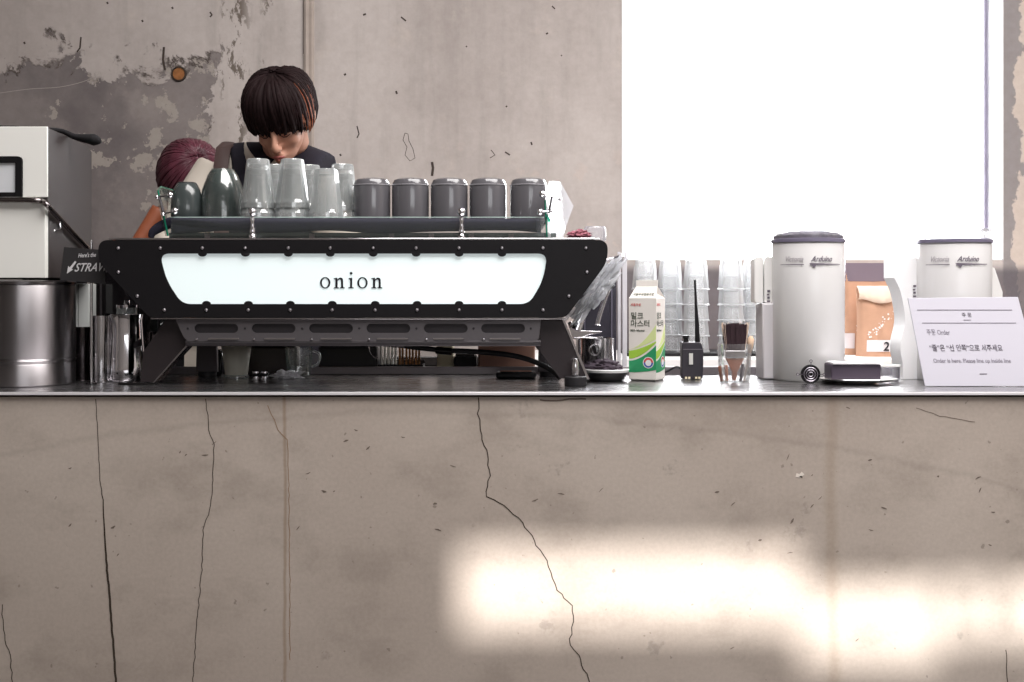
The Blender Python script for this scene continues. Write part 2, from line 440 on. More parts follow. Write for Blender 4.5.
b.use(mat('pale lime streak', (176, 168, 162), .95))
ribbon(b, [(v.x, v.y) for v in spline([Vector((q[0], q[1], 0)) for q in wallpts([(0, 93), (30, 89), (60, 87), (85, 81), (100, 73)])], 6)], .0018, yy)
struct(b.build('wall_back', smooth=0))
# the joint between two castings: a lip and a crevice
b = B(); b.use(mat('joint concrete', (172, 160, 152), .9, var=.1, vscale=14))
b.prism([(X(304, YW), YW+.001), (X(304, YW), YW-.010), (X(306.5, YW), YW-.016), (X(309, YW), YW-.006), (X(312, YW), YW-.009), (X(314.5, YW), YW+.001)], 0, 3.7, 'z')
b.use(crack_m); b.box(X(303.2, YW), X(304.0, YW), YW-.004, YW+.001, 1.98, 3.7)
struct(b.build('trim_1', smooth=0))
# window: white frame set at the outer face, one mullion near the right, glass
b = B(); fy0, fy1 = YW+.10, YW+.15
fx = .05
b.box(wx0-.0, wx0+fx*.6, fy0, fy1, wz0, wz1); b.box(wx1-.006, wx1, fy0, fy1, wz0, wz1)
b.box(wx0, wx1, fy0, fy1, wz0, wz0+.012); b.box(wx0, wx1, fy0, fy1, wz1-.05, wz1)
wf = struct(b.build('window_1', white_frame, smooth=0, bevel=.002))
b = B(); e_ = .004
b.box(wx1-e_, wx1+.001, YW-.001, fy0, wz0, wz1); b.box(wx0-.001, wx0+e_, YW-.001, fy0, wz0, wz1); b.box(wx0, wx1, YW-.001, fy0, wz0-.001, wz0+e_); b.box(wx0, wx1, YW-.001, fy0, wz1-e_, wz1+.001)
b.build('reveal', white_frame, wf, smooth=0)
b = B(); b.box(1.7215, 1.7345, fy0+.01, fy1-.01, wz0+.01, wz1-.03)
b.build('mullion', mat('grey window gasket', (120, 114, 130), .5), wf)
b = B(); b.box(wx0+.02, wx1-.01, YW+.124, YW+.127, wz0+.01, wz1-.04)
b.build('pane', clear_mat('window glass', (250, 252, 255), see=1., milky=.0001, rough=.02), wf)
# wall behind the photographer: a wide window and unseen slots shaped to throw the sun patches
YF = -3.0
open_ = [(.2, 3.0, 1.5, 2.55)]
EL = math.radians(26.); AZ = math.radians(-4.)      # the sun comes over the photographer's shoulder
sd = Vector((math.sin(AZ)*math.cos(EL), math.cos(AZ)*math.cos(EL), -math.sin(EL)))
tt = (2.45-YF)/sd.y; dx, dz = sd.x*tt, -sd.z*tt
def slot(px0, px1, py0, py1): return (X(px0, 2.45)-dx, X(px1, 2.45)-dx, Z(py1, 2.45)+dz, Z(py0, 2.45)+dz)
slots = [slot(462, 800, 543, 628), slot(800, 940, 578, 660), slot(950, 985, 576, 640), slot(995, 1110, 578, 640)]
b = B()
def wall_with_holes(b, x0, x1, z0, z1, holes, y0, y1):
    xs = sorted({x0, x1, *[h[0] for h in holes], *[h[1] for h in holes]}); zs = sorted({z0, z1, *[h[2] for h in holes], *[h[3] for h in holes]})
    for i in range(len(xs)-1):
        for j in range(len(zs)-1):
            cx, cz = (xs[i]+xs[i+1])/2, (zs[j]+zs[j+1])/2
            if any(h[0] < cx < h[1] and h[2] < cz < h[3] for h in holes): continue
            b.box(xs[i], xs[i+1], y0, y1, zs[j], zs[j+1])
wall_with_holes(b, -3.15, 3.15, 0, 3.7, open_+slots, YF-.03, YF)
struct(b.build('wall_front', plaster, smooth=0))
b = B()
x0, x1, z0, z1 = open_[0]
for k in range(5):
    xx = x0+(x1-x0)*k/4; b.box(xx-.025, xx+.025, YF-.03, YF+.02, z0, z1)
b.box(x0, x1, YF-.03, YF+.02, z0, z0+.05); b.box(x0, x1, YF-.03, YF+.02, z1-.05, z1)
struct(b.build('window_2', white_frame, smooth=0))

# round plug in the wall
b = B((X(179, YW), YW, Z(74, YW)))
t = thing('wooden_plug', 'round brown wooden plug set in a hole high in the concrete wall', 'plug', b.o)
b.lathe(b.o, [(.0, -.004), (.021, -.004), (.022, 0.0)], 28, 'y'); b.build('plug_face', mat('cork brown', (150, 98, 56), .8, var=.3, vscale=60), t)
b = B(t.location); b.lathe(b.o, [(.022, -.001), (.022, -.0065), (.026, -.006), (.028, 0)], 28, 'y'); b.build('rim', crack_m, t)

# ================================================================== COUNTER
YC = 2.45
cnt = thing('concrete_counter', 'long cast concrete counter front with hairline cracks and sunlight patches', 'counter', (0, YC, 0))
b = B(cnt.location); b.use(CONC); b.box(-3.1, 3.1, YC, 3.10, 0.02, CT-.012)
b.use(crack_m)
yc = YC-.0004
def cpts(pp, jit=.0, seed=1):
    rnd = random.Random(seed); out = []
    for i in range(len(pp)-1):
        (xa, ya), (xb, yb) = pp[i], pp[i+1]; n = max(1, int(math.hypot(xb-xa, yb-ya)/5))
        for k in range(n):
            t_ = k/n; out.append((X(xa+(xb-xa)*t_+(rnd.random()-.5)*jit, YC), Z(ya+(yb-ya)*t_+(rnd.random()-.5)*jit*.5, YC)))
    out.append((X(pp[-1][0], YC), Z(pp[-1][1], YC))); return out
c1 = cpts([(96, 399), (98, 440), (100, 480), (103, 500), (105, 545), (109, 590), (113, 640), (116, 684)], .8, 3)
ribbon(b, c1, [.0015+.0032*min(1, max(0, (i-16)/18)) for i in range(len(c1))], yc)
ribbon(b, cpts([(206, 399), (209, 430), (214, 445), (212, 490), (210, 510), (203, 530), (202, 570), (197, 620), (193, 684)], 1.4, 4), .0016, yc)
ribbon(b, cpts([(478, 397), (479, 425), (486, 450), (490, 470), (486, 496), (493, 500), (505, 506), (519, 518), (528, 532), (537, 545), (548, 560), (550, 572), (558, 590), (572, 605), (574, 622), (569, 645), (579, 655), (590, 684)], 2.6, 5), .0022, yc)
ribbon(b, cpts([(2, 604), (5, 640), (10, 655), (13, 684)], 1.8, 6), .0018, yc)
ribbon(b, cpts([(1006, 650), (1008, 684)], 1.5, 7), .0018, yc)
b.use(mat('rust streak', (140, 108, 78), .95))
ribbon(b, cpts([(268, 405), (278, 430), (288, 440), (289, 500), (290, 580), (290, 660)], 1.2, 8), .0012, yc)
b.use(nick_m); rnd = random.Random(12)
spots = [(346, 441), (356, 430), (368, 448), (403, 437), (453, 466), (435, 504), (438, 530), (788, 457), (801, 477), (812, 475), (870, 460), (938, 476), (980, 490), (733, 504), (717, 492), (884, 508), (993, 512), (871, 530), (990, 545), (848, 408), (535, 500), (561, 494), (601, 490), (118, 555), (324, 491), (334, 491), (298, 528), (308, 473), (180, 452), (205, 455), (186, 385+70), (214, 443), (70, 468), (113, 527), (70, 525), (812, 506), (820, 498), (792, 521), (978, 478), (760, 540), (732, 648), (857, 640), (790, 553)]
for px_, py_ in spots:
    a = rnd.uniform(-.4, 1.2); L_ = rnd.uniform(2, 7); w_ = rnd.uniform(.0015, .005)
    pp = [(px_-math.cos(a)*L_*.5, py_+math.sin(a)*L_*.5), (px_, py_+rnd.uniform(-.6, .6)), (px_+math.cos(a)*L_*.5, py_-math.sin(a)*L_*.5)]
    ribbon(b, [(X(p[0], YC), Z(p[1], YC)) for p in pp], [w_*.3, w_, w_*.4], yc)
ribbon(b, cpts([(540, 400), (556, 401), (570, 399), (586, 399)], 1.5, 9), .003, yc)
ribbon(b, cpts([(916, 408), (940, 416), (975, 422)], 1.5, 10), .0012, yc)
b.use(pale_m); ribbon(b, [(X(796, YC), Z(475, YC)), (X(800, YC), Z(476, YC)), (X(803, YC), Z(473, YC))], .008, yc)
b.build('concrete_front', None, cnt, smooth=0)
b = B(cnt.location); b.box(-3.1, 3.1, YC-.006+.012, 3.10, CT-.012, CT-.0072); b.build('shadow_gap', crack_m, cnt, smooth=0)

wt = thing('steel_worktop', 'thin stainless steel worktop lying on the concrete counter', 'worktop', (0, YC, CT))
b = B(wt.location); b.box(-3.1, 3.1, YC-.006, 3.12, CT-.007, CT-.0004); b.build('top_sheet', STEELTOP, wt, bevel=.0012)
b = B(wt.location); b.box(-3.1, 3.1, YC-.0078, YC-.0058, CT-.0070, CT-.0009); b.build('front_lip', mat('bright folded lip', (236, 233, 236), .45, .25), wt, bevel=.0004)
b = B(wt.location); b.box(-3.1, 3.1, 2.955, 2.968, CT, CT+.019); b.build('back_upstand', mat('dull steel', (120, 114, 116), .4, .8), wt, bevel=.001)

# back counter under the window, and a steel shelf-edge on it
bc = thing('back_counter', 'low white topped counter along the wall under the bright window', 'counter', (0, 3.62, 0))
b = B(bc.location); b.box(-.05, 3.1, 3.66, YW-.002, 0, CT-.03); b.build('carcass', mat('grey laminate', (120, 114, 120), .6), bc, bevel=.002)
b = B(bc.location); b.box(-.06, 3.1, 3.63, YW-.002, CT-.03, CT); b.build('top', white_m, bc, bevel=.002)
bc2 = thing('back_counter', 'dark counter along the wall behind the barista and coffee machines', 'counter', (0, 3.75, 0))
b = B(bc2.location); b.box(-3.1, -.07, 3.80, YW-.002, 0, CT-.03); b.build('carcass', mat('dark laminate', (48, 44, 48), .6), bc2, bevel=.002)
b = B(bc2.location); b.box(-3.1, -.07, 3.77, YW-.002, CT-.03, CT); b.build('top', gloss_black, bc2, bevel=.002)

# ================================================================== ESPRESSO MACHINE
YM = 2.60
def pm(px, py, Y=YM): return (X(px, Y), Z(py, Y))
mach = thing('espresso_machine', 'wide black espresso machine with a glowing white sign panel reading onion', 'coffee machine', (X(353, YM), 2.75, CT))
mo = mach.location
def xz(Y0):                                          # curve plane (x, z) standing upright with its face at Y0
    return lambda c: Vector((c.x-mo.x, Y0-mo.y-c.z, c.y-mo.z))
outer = rounded([pm(*p) for p in [(96, 240), (607, 240), (611, 262), (566, 317.5), (148, 317.5), (98, 268)]], [.022, .022, .055, .006, .006, .05], 8)
outer = rounded([pm(*p) for p in [(98, 240), (608, 240), (607.5, 262), (566, 317.5), (149, 317.5), (98, 262)]], [.03, .03, .05, .012, .012, .05], 8)
inner0 = rounded([pm(*p) for p in [(159, 253.5), (547.5, 253.5), (543, 281), (529, 304), (181.5, 304), (166, 281)]], [.022, .022, .07, .02, .02, .07], 8)
topx = [118, 160, 202, 245, 288, 330, 373, 416, 459, 502, 543, 586]
botx = [164, 206, 248, 290, 332, 375, 417, 459, 502, 543]
def bitten(loop, z_, xs_, r, sgn):
    """let a straight run of the outline bulge round each screw"""
    out = []; n = len(loop)
    for i in range(n):
        p, q = loop[i], loop[(i+1) % n]; out.append(p)
        if abs(p[1]-z_) < 1e-4 and abs(q[1]-z_) < 1e-4 and abs(p[0]-q[0]) > .3:
            d = 1 if q[0] > p[0] else -1
            for x_ in sorted(xs_, reverse=d < 0):
                for k in range(9): a = PI*k/8; out.append((x_-d*math.cos(a)*r, z_+sgn*math.sin(a)*r*.72))
    return out
inner = bitten(inner0, pm(0, 253.5)[1], [pm(q, 0)[0] for q in topx[2:-2]], .0095, -1)
inner = bitten(inner, pm(0, 304)[1], [pm(q, 0)[0] for q in botx[1:-1]], .0095, 1)
fp = put_mesh(flat2d([outer, inner], .004), xz(YM+.004), 'front_panel', black, mach)
md = fp.modifiers.new('bevel', 'BEVEL'); md.width = .0008; md.limit_method = 'ANGLE'
back = rounded([pm(*p) for p in [(157, 251.5), (549.5, 251.5), (545, 281), (531, 306), (179, 306), (164, 281)]], .02, 6)
put_mesh(flat2d([back], .004), xz(YM+.0095), 'light_panel', lightbox, mach)
# the word: o n i o n, drawn as slab-serif letters
def P2(x, y): return pm(x, y)
def ring(cx, cy, rx, ry, tx, ty, n=32):
    o_ = [P2(cx+rx*math.cos(2*PI*i/n), cy+ry*math.sin(2*PI*i/n)) for i in range(n)]
    i_ = [P2(cx+(rx-tx)*math.cos(2*PI*i/n), cy+(ry-ty)*math.sin(2*PI*i/n)) for i in range(n)]
    return [o_, i_]
def letter_n(x, y0=288.3, h=11.):
    t = y0-h; L_ = [(x, y0), (x, y0-.9), (x+1.5, y0-1.1), (x+1.5, t+2.1), (x-.1, t+1.6), (x-.1, t+.8), (x+3.5, t+.3), (x+3.6, t+2.2),
                    (x+4.9, t+.7), (x+6.4, t+.2), (x+8.2, t+.6), (x+9.2, t+2.3), (x+9.4, y0-1.1), (x+10.9, y0-.9), (x+10.9, y0),
                    (x+6.0, y0), (x+6.0, y0-.9), (x+7.3, y0-1.1), (x+7.1, t+3.1), (x+6.3, t+2.1), (x+5.3, t+2.2), (x+3.8, t+3.4), (x+3.7, y0-1.1), (x+5.0, y0-.9), (x+5.0, y0)]
    return [[P2(*p) for p in L_]]
def letter_i(x, y0=288.3, h=11.):
    t = y0-h; a = [(x, y0), (x, y0-.9), (x+1.6, y0-1.1), (x+1.6, t+2.2), (x+.2, t+1.7), (x+.2, t+.9), (x+3.8, t+.3), (x+3.8, y0-1.1), (x+5.2, y0-.9), (x+5.2, y0)]
    d = [(x+2.7+1.35*math.cos(k*PI/6), 273.2+1.35*math.sin(k*PI/6)) for k in range(12)]
    return [[P2(*p) for p in a]], [[P2(*p) for p in d]]
li, ld = letter_i(348)
for L_ in (ring(324.7, 282.7, 5.2, 5.7, 1.9, 1.05), letter_n(333.4), li, ld, ring(362.1, 282.7, 5.2, 5.7, 1.9, 1.05), letter_n(371.1)):
    put_mesh(flat2d(L_, .0012), xz(YM+.0068), 'letter', inkm, mach)
# screws
for q, r in [(q, 248) for q in topx]+[(q, 310) for q in botx]+[(118, 272), (137, 296), (587, 272), (569, 296)]:
    x_, z_ = pm(q, r); b = B(mo)
    b.lathe((x_, YM+.002, z_), [(0, -.0032), (.0020, -.003), (.0034, -.0015), (.0036, .0)], 14, 'y'); b.build('screw', screwm, mach)
# polished strips along the panel edges
b = B(mo); b.box(X(108, YM), X(600, YM), YM+.003, YM+.02, Z(239.7, YM), Z(238.2, YM)); b.build('top_strip', chrome, mach, bevel=.0008)
b = B(mo); b.box(X(150, YM), X(566, YM), YM+.004, YM+.02, Z(319.4, YM), Z(317.7, YM)); b.build('bottom_strip', bsteel, mach, bevel=.0008)
# body behind the panel
b = B(mo); zt, zb = Z(241, YM), Z(316, YM)
b.prism([(X(108, YM), zt), (X(600, YM), zt), (X(600, YM), zt-.04), (X(560, YM), zb), (X(155, YM), zb), (X(106, YM), zt-.04)], YM+.014, 2.93, 'y')
b.build('body', dkgrey, mach, bevel=.004)
b = B(mo); b.box(X(112, YM), X(596, YM), YM+.02, 2.93, Z(240.5, YM), Z(237.5, YM)); b.build('top_plate', steel, mach, bevel=.001)
# lower splash tray with stadium slots and little screws
tr = rounded([pm(*p) for p in [(174, 319), (541, 319), (539, 339), (534, 343), (188, 343), (182, 337)]], .004, 3)
slots_ = []
def stadium(cx, cy, hw, r, n=8):
    return [P2(cx+hw-r+r*math.cos(a), cy+r*math.sin(a)) for a in [(-.5+k/n)*PI for k in range(n+1)]]+[P2(cx-hw+r+r*math.cos(a), cy+r*math.sin(a)) for a in [(.5+k/n)*PI for k in range(n+1)]]
for k in range(6): slots_.append(stadium(215+k*57.6, 328.5, 22, 4.6))
dt = put_mesh(flat2d([tr]+slots_, .003), xz(YM+.012), 'drip_tray_front', traym, mach)
b = B(mo); b.box(X(186, YM), X(536, YM), YM+.016, YM+.019, Z(340, YM), Z(320, YM)); b.build('slot_backing', slotm, mach)
for k in range(7):
    x_, z_ = pm(min(186.5+k*57.4, 531), 328.5); b = B(mo); b.lathe((x_, YM+.0105, z_), [(0, -.0018), (.0022, -.0012), (.0028, 0)], 10, 'y'); b.build('screw', slotm, mach)
b = B(mo); b.prism([(YM+.016, Z(340, YM)), (YM+.010, Z(341.2, YM)), (YM+.012, Z(346.5, YM)), (YM+.30, Z(347, YM)+.002), (YM+.30, Z(338, YM))], X(184, YM), X(541, YM), 'x'); b.build('drip_tray', dkgrey, mach, bevel=.0015)
for k in range(6): x0_, x1_ = pm(207+k*56.5, 0)[0], pm(238+k*56.5, 0)[0]; b = B(mo); b.box(x0_, x1_, YM+.008, YM+.012, Z(339.6, YM), Z(338.2, YM)); b.build('bright_edge', steel, mach)
for k in range(6):
    x_, z_ = pm(194+k*57.6+1.5, 339.5); b = B(mo); b.lathe((x_, YM+.010, z_), [(0, -.003), (.0022, -.0025), (.0028, 0)], 10, 'y'); b.build('screw', chrome, mach)
# legs: two raked plates in front, two behind
def leg(poly, Y0, t=.012, name='leg', edge=None):
    b = B(mo); b.prism([(X(p[0], Y0), Z(p[1], Y0)) for p in poly], Y0, Y0+t, 'y'); o = b.build(name, mat('leg grey', (52, 46, 48), .4, .4), mach, bevel=.0008); return o
YL = 2.625
lg = leg([(166, 319), (186, 319), (183.5, 337), (190, 341), (153.5, 382), (140, 382), (143, 352)], YL)
b = B(mo); b.prism([(X(190, YL), Z(341, YL)), (X(191.3, YL), Z(342, YL)), (X(154.6, YL), Z(382.5, YL)), (X(153, YL), Z(382.5, YL))], YL-.002, YL+.05, 'y'); b.build('leg_flange', bsteel, mach)
b = B(mo); b.prism([(X(118, YL), Z(382.5, YL)), (X(155, YL), Z(382.5, YL)), (X(155, YL), CT+.0), (X(118, YL), CT+.0)], YL, YL+.05, 'y'); b.build('foot', gloss_black, mach, bevel=.001)
rg = leg([(541, 319), (562, 319), (587, 378.5), (560, 378.5), (531, 341), (539, 341)], YL)
b = B(mo); b.prism([(X(562, YL), Z(319, YL)), (X(564.2, YL), Z(319, YL)), (X(589.6, YL), Z(379, YL)), (X(587, YL), Z(379, YL))], YL-.002, YL+.05, 'y'); b.build('leg_flange', chrome, mach)
for x_ in (X(178, YL)+.0, X(552, YL)):
    b = B(mo); b.prism([(x_-.022, zb), (x_+.022, zb), (x_+.026, CT+.012), (x_-.026, CT+.012)], 2.87, 2.885, 'y'); b.build('leg', dkgrey, mach, bevel=.001)
    b = B(mo); b.cyl((x_, 2.88, CT), .022, 0, .013); b.build('foot', rubber, mach)
b = B(mo); c = (X(575.5, 2.59), 2.59, CT)
b.lathe(c, [(.0, 0), (.0235, 0), (.0243, .001), (.0243, .0195), (.023, .021), (0, .021)], 36); b.build('foot', rubber, mach)
b = B(mo); b.lathe((c[0]-.001, 2.59, CT+.021), [(.0, .0), (.0075, 0), (.0085, .006), (.0088, .02), (.0075, .030), (.005, .038), (.0, .041)], 20); b.build('levelling_cone', steel, mach)
# black hose sagging from the tray to the right foot
hose = [W(405, 346, 2.80), W(440, 350, 2.79), W(480, 352, 2.77), W(515, 356, 2.74), W(540, 364, 2.72), W(555, 373, 2.70), W(560, 378, 2.69)]
b = B(mo); b.limb(spline(hose, 6), .0062, 10); b.build('hose', rubber, mach)
b = B(mo); b.limb([W(372, 344, 2.80), W(405, 347, 2.80), W(440, 351, 2.79)], [.003, .0035, .004], 10); b.build('steel_pipe', bsteel, mach)
b = B(mo); b.limb([W(436, 350.2, 2.79), W(452, 351.7, 2.785)], .0085, 12); b.build('hose_clamp', gloss_black, mach)
b = B(mo); b.limb(spline([W(369, 346, 2.78), W(370, 352, 2.78), W(374, 357, 2.78), W(378, 358, 2.78)], 5), .0012, 8); b.build('wire', steel, mach)
# group heads and drip grid under the body, seen in the gap
for k, q in enumerate((235, 353, 470)):
    b = B(mo); b.lathe((X(q, 2.86), 2.80, 0), [(.0, zb+.002), (.034, zb+.002), (.036, zb-.03), (.032, zb-.045), (0, zb-.045)], 24); b.build('group_head', dkgrey, mach)
# cup deck with posts, guard glass, clamps
zd0, zd1 = Z(237.5, YM), 1.2975
b = B(mo); b.box(X(163, 2.70), X(545, 2.70), 2.68, 2.925, 1.288, 1.2955); b.build('cup_deck', dkgrey, mach, bevel=.001)
b = B(mo); b.box(X(170, 2.68), X(556, 2.68), 2.672, 2.925, zd0, 1.268); b.build('deck_base', mat('grey green glass', (98, 104, 102), .25, .2), mach, bevel=.001)
for q in (206, 311, 391, 431, 471, 511):
    b = B(mo); b.box(X(q, 2.66)-.006, X(q, 2.66)+.006, 2.6695, 2.672, zd0+.001, 1.266); b.build('deck_block', mat('warm grey block', (132, 124, 124), .5), mach)
for q in (252.5, 461.5):
    b = B(mo); Yp = 2.645; x_ = X(q, Yp)
    b.lathe((x_, Yp, 0), [(0, Z(238, Yp)), (.0088, Z(238, Yp)), (.0088, Z(236, Yp)), (.0052, Z(234, Yp)), (.0072, Z(231, Yp)), (.0044, Z(228, Yp)), (.0042, Z(222, Yp)), (.0056, Z(220, Yp)), (.004, Z(217, Yp))], 20)
    b.ball((x_, Yp, Z(212, Yp)), .0096); b.build('rail_post', chrome, mach)
b = B(mo); b.box(X(171, 2.655), X(544, 2.655), 2.653, 2.657, Z(236, 2.655), Z(217.2, 2.655)); g_ = b.build('guard_glass', pane_m, mach)
b = B(mo); b.box(X(171, 2.655), X(544, 2.655), 2.6525, 2.6575, Z(217.6, 2.655), Z(216.9, 2.655)); b.build('glass_edge', mat('bright glass edge', (190, 212, 206), .2, emit=0), g_)
def end_glass(sgn, m, pts, edge):
    b = B(mo); n = len(pts); th = .006
    v = [Vector(p) for p in pts]+[Vector(p)+Vector((sgn*th, 0, 0)) for p in pts]
    b.add(v, [list(range(n)), list(range(2*n-1, n-1, -1))]+[(i, i+n, (i+1) % n+n, (i+1) % n) for i in range(n)]); o = b.build('end_glass', m, mach, smooth=0)
    b = B(mo); b.limb([v[0], v[1], v[2], v[3]] if edge else [v[0], v[1]], .0022, 6); b.build('glass_edge', edgem, o); return o
end_glass(-1, pane_m, [W(168, 236, 2.66), W(158, 191, 2.66), W(161, 187, 2.80), W(172, 190, 2.93), W(178, 230, 2.93)], True)
end_glass(1, glare_glass, [W(547, 237, 2.66), W(545, 200, 2.66), W(549, 181, 2.72), W(558, 182, 2.80), W(571, 206, 2.84), W(563, 228, 2.86), W(561, 237, 2.86)], False)
b = B(mo); b.limb([W(546, 214, 2.655), W(550, 222, 2.655)], .003, 6); b.build('glass_edge', edgem, mach)
for pts in ([(170, 195), (157, 197)], [(175, 211), (163, 214)], [(542, 194), (560, 199)], [(540, 212), (552, 211)]):
    b = B(mo); a_, c_ = W(pts[0][0], pts[0][1], 2.65), W(pts[1][0], pts[1][1], 2.65)
    b.limb([a_, c_], .0022, 8); b.ball(a_, .0075); b.ball(c_, .0045); b.build('clamp_knob', chrome, mach)
for p0, p1 in (((159, 196), (164, 214)), ((552, 196), (549, 213))):
    b = B(mo); b.limb([W(p0[0], p0[1], 2.652), W(p1[0], p1[1], 2.652)], .005, 8, flat=.6); b.build('clamp_bar', dkgrey, mach)
# steam arm at the right, standing out from the body
b = B(mo); arm = [W(596, 262, 2.80), W(616, 258, 2.80), W(622, 256, 2.78), W(618, 268, 2.78), W(606, 296, 2.78), W(599, 318, 2.78), W(597.5, 325, 2.78)]
b.limb(spline(arm, 6), [.0052]*36+[.007], 12); b.build('steam_wand', chrome, mach)
b = B(mo); b.limb([W(594, 275, 2.78), W(576, 330, 2.76)], [.016, .012], 14); b.build('steam_valve', chrome, mach)

# ------------------------------------------------------------------ things on and around the machine
def crumple(name, m, parent, o, cx, cy, cz, rx, ry, rz, amp, freq, seed, R=None, floor=None, seg=44, rings=26):
    from mathutils import noise as nz
    b = B(o); k = len(b.v); b.ball((0, 0, 0), (1, 1, 1), seg=seg, rings=rings)
    out = []
    for v in b.v:
        v = v+b.o; p = Vector((v.x, v.y, v.z)); q = p*freq+Vector((seed, seed*2, 0))
        d = 1+amp*(nz.turbulence(q, 3, True)-.45)
        p = Vector((p.x*rx*d, p.y*ry*d, p.z*rz*d))
        if R: p = R @ p
        p += Vector((cx, cy, cz))
        if floor is not None: p.z = max(p.z, floor)
        out.append(p-b.o)
    b.v = out; return b.build(name, m, parent, smooth=50)
wr = thing('clear_plastic_wrap', 'crinkled clear plastic wrap round the steam arm at the machine right end', 'plastic wrap', W(598, 285, 2.72))
crumple('film', clear_mat('crinkled film', (236, 237, 242), see=.4, milky=.6, rough=.12), wr, wr.location, *W(598, 288, 2.70), .020, .02, .085, 1.3, 3.2, 3, R=Matrix.Rotation(math.radians(37), 3, 'Y'))

navy_o = thing('folded_cloth', 'dark navy cloth spread under the glasses on the machine cup deck', 'cloth', (X(350, 2.7), 2.75, 1.2957))
def drape(o, x0, x1, prof, seed, m, droop=.0, name='cloth'):
    """cloth strip: profile in (y,z), swept along x with soft waves"""
    from mathutils import noise as nz
    b = B(o.location); n = 60; vs = []
    for i in range(n+1):
        x_ = x0+(x1-x0)*i/n
        for j, (y_, z_, wv) in enumerate(prof):
            d = nz.noise(Vector((x_*7, j*.2, seed)))*wv
            vs.append((x_, y_-abs(d)*.4, z_+d))
    k = len(prof); b.add(vs, [(i*k+j, i*k+j+1, (i+1)*k+j+1, (i+1)*k+j) for i in range(n) for j in range(k-1)])
    ob = b.build(name, m, o, smooth=60); md = ob.modifiers.new('thick', 'SOLIDIFY'); md.thickness = .003; md.offset = 1; return ob
drape(navy_o, X(172, 2.67), X(541, 2.67), [(2.92, 1.2990, 0), (2.80, 1.2990, 0), (2.70, 1.2990, 0), (2.674, 1.298, .001), (2.667, 1.292, .002), (2.665, 1.280, .006), (2.664, 1.2685, .010)], 2.2, navy, name='cloth_sheet')
b = B(navy_o.location)
pts = spline([W(151, 238, 2.67), W(153, 232, 2.67), W(162, 226, 2.67), W(176, 222, 2.67), W(200, 224, 2.665), W(230, 226, 2.665)], 6)
b.limb(pts, [.004+.005*math.sin(PI*i/(len(pts)-1)) for i in range(len(pts))], 10, flat=1.4); b.build('corner_fold', navy, navy_o)

ZD = 1.3025
# five smoke grey cups in a row, upside down
def lathe_shell(b, c, prof, t, seg=32, ph=0.):
    """thin-walled open vessel: outer profile up, inner profile back"""
    inner = [(max(r-t, .0005), z) for r, z in prof]
    inner[0] = (inner[0][0], prof[0][1]+t)
    pr = [(0, prof[0][1])]+prof+[(q[0], q[1]) for q in inner[::-1]]+[(0, inner[0][1])]
    b.lathe(c, pr, seg, ph=ph)
def inv(prof, H): return [(r, H-z) for r, z in prof]
YG = 2.80
cupH = (221.5-179.5)*YG/F
first = None
names = ['leftmost, beside the stacked clear glasses', 'second from the stacked clear glasses', 'in the middle of the row of five', 'second from the right end of the row', 'rightmost, against the bright end glass']
for k, q in enumerate((372, 410.5, 449.3, 488, 528.5)):
    lab = 'smoke grey cup upside down on the machine, '+names[k]
    loc = (X(q, YG), YG, ZD)
    if first is None:
        t = thing('grey_cup', lab, 'cup', loc, 'grey cups in a row on the machine'); r = 18.6*YG/F
        b = B(t.location); H = cupH
        pr = [(.0, H), (r*.70, H), (r*.88, H-.0035), (r*.97, H-.012), (r, H-.025), (r, .012), (r*.975, .0), (r*.93, 0), (r*.95, .012), (r*.94, H-.02), (0, H-.012)]
        b.lathe(t.location, pr, 40); b.build('cup_body', greycup, t)
        b = B(t.location); b.lathe(t.location, [(r*.995, H-.0175), (r*1.012, H-.0170), (r*1.012, H-.0155), (r*.985, H-.015)], 40); b.build('foot_line', mat('grey cup foot line', (150, 148, 152), .25), t)
        first = t
    else: copy_thing(first, loc, lab)
t = thing('slate_cup', 'squat dark slate cup upside down at the left end of the machine top', 'cup', (X(187, 2.79), 2.79, ZD)); b = B(t.location); s_ = 2.79/F
b.lathe(t.location, [(0, 37.5*s_), (8.5*s_, 37.5*s_), (10*s_, 36.6*s_), (13*s_, 31*s_), (15.2*s_, 22*s_), (16*s_, 11*s_), (15.5*s_, 3*s_), (14.4*s_, 0), (13.5*s_, 0), (14*s_, 10*s_), (0, 33*s_)], 40); b.build('cup_body', slate, t)
b = B(t.location); b.lathe(t.location, [(9.6*s_, 36.4*s_), (9.4*s_, 37.7*s_), (8.2*s_, 38.2*s_), (7.6*s_, 37.2*s_)], 32); b.build('foot_ring', mat('slate foot ring', (40, 40, 42), .5), t)
t = thing('slate_jug', 'taller dark slate cup with sloping shoulders standing beside the squat cup', 'cup', (X(222, 2.80), 2.80, ZD)); b = B(t.location); s_ = 2.80/F
b.lathe(t.location, [(0, 51*s_), (9*s_, 51*s_), (11.5*s_, 49.5*s_), (14*s_, 44*s_), (19*s_, 31*s_), (20.6*s_, 22*s_), (20.6*s_, 6*s_), (19.4*s_, 0), (18*s_, 0), (18.5*s_, 20*s_), (0, 44*s_)], 40); b.build('cup_body', slate, t)
b = B(t.location); b.lathe((t.location.x+.002, t.location.y, t.location.z), [(10.8*s_, 51.6*s_), (15*s_, 45.0*s_), (20*s_, 32*s_), (21.8*s_, 22*s_), (21.8*s_, 1*s_), (21.5*s_, 1*s_), (21.4*s_, 22*s_), (14.6*s_, 45*s_), (10.4*s_, 51.3*s_)], 40); b.build('clear_sleeve', pane_m, t)

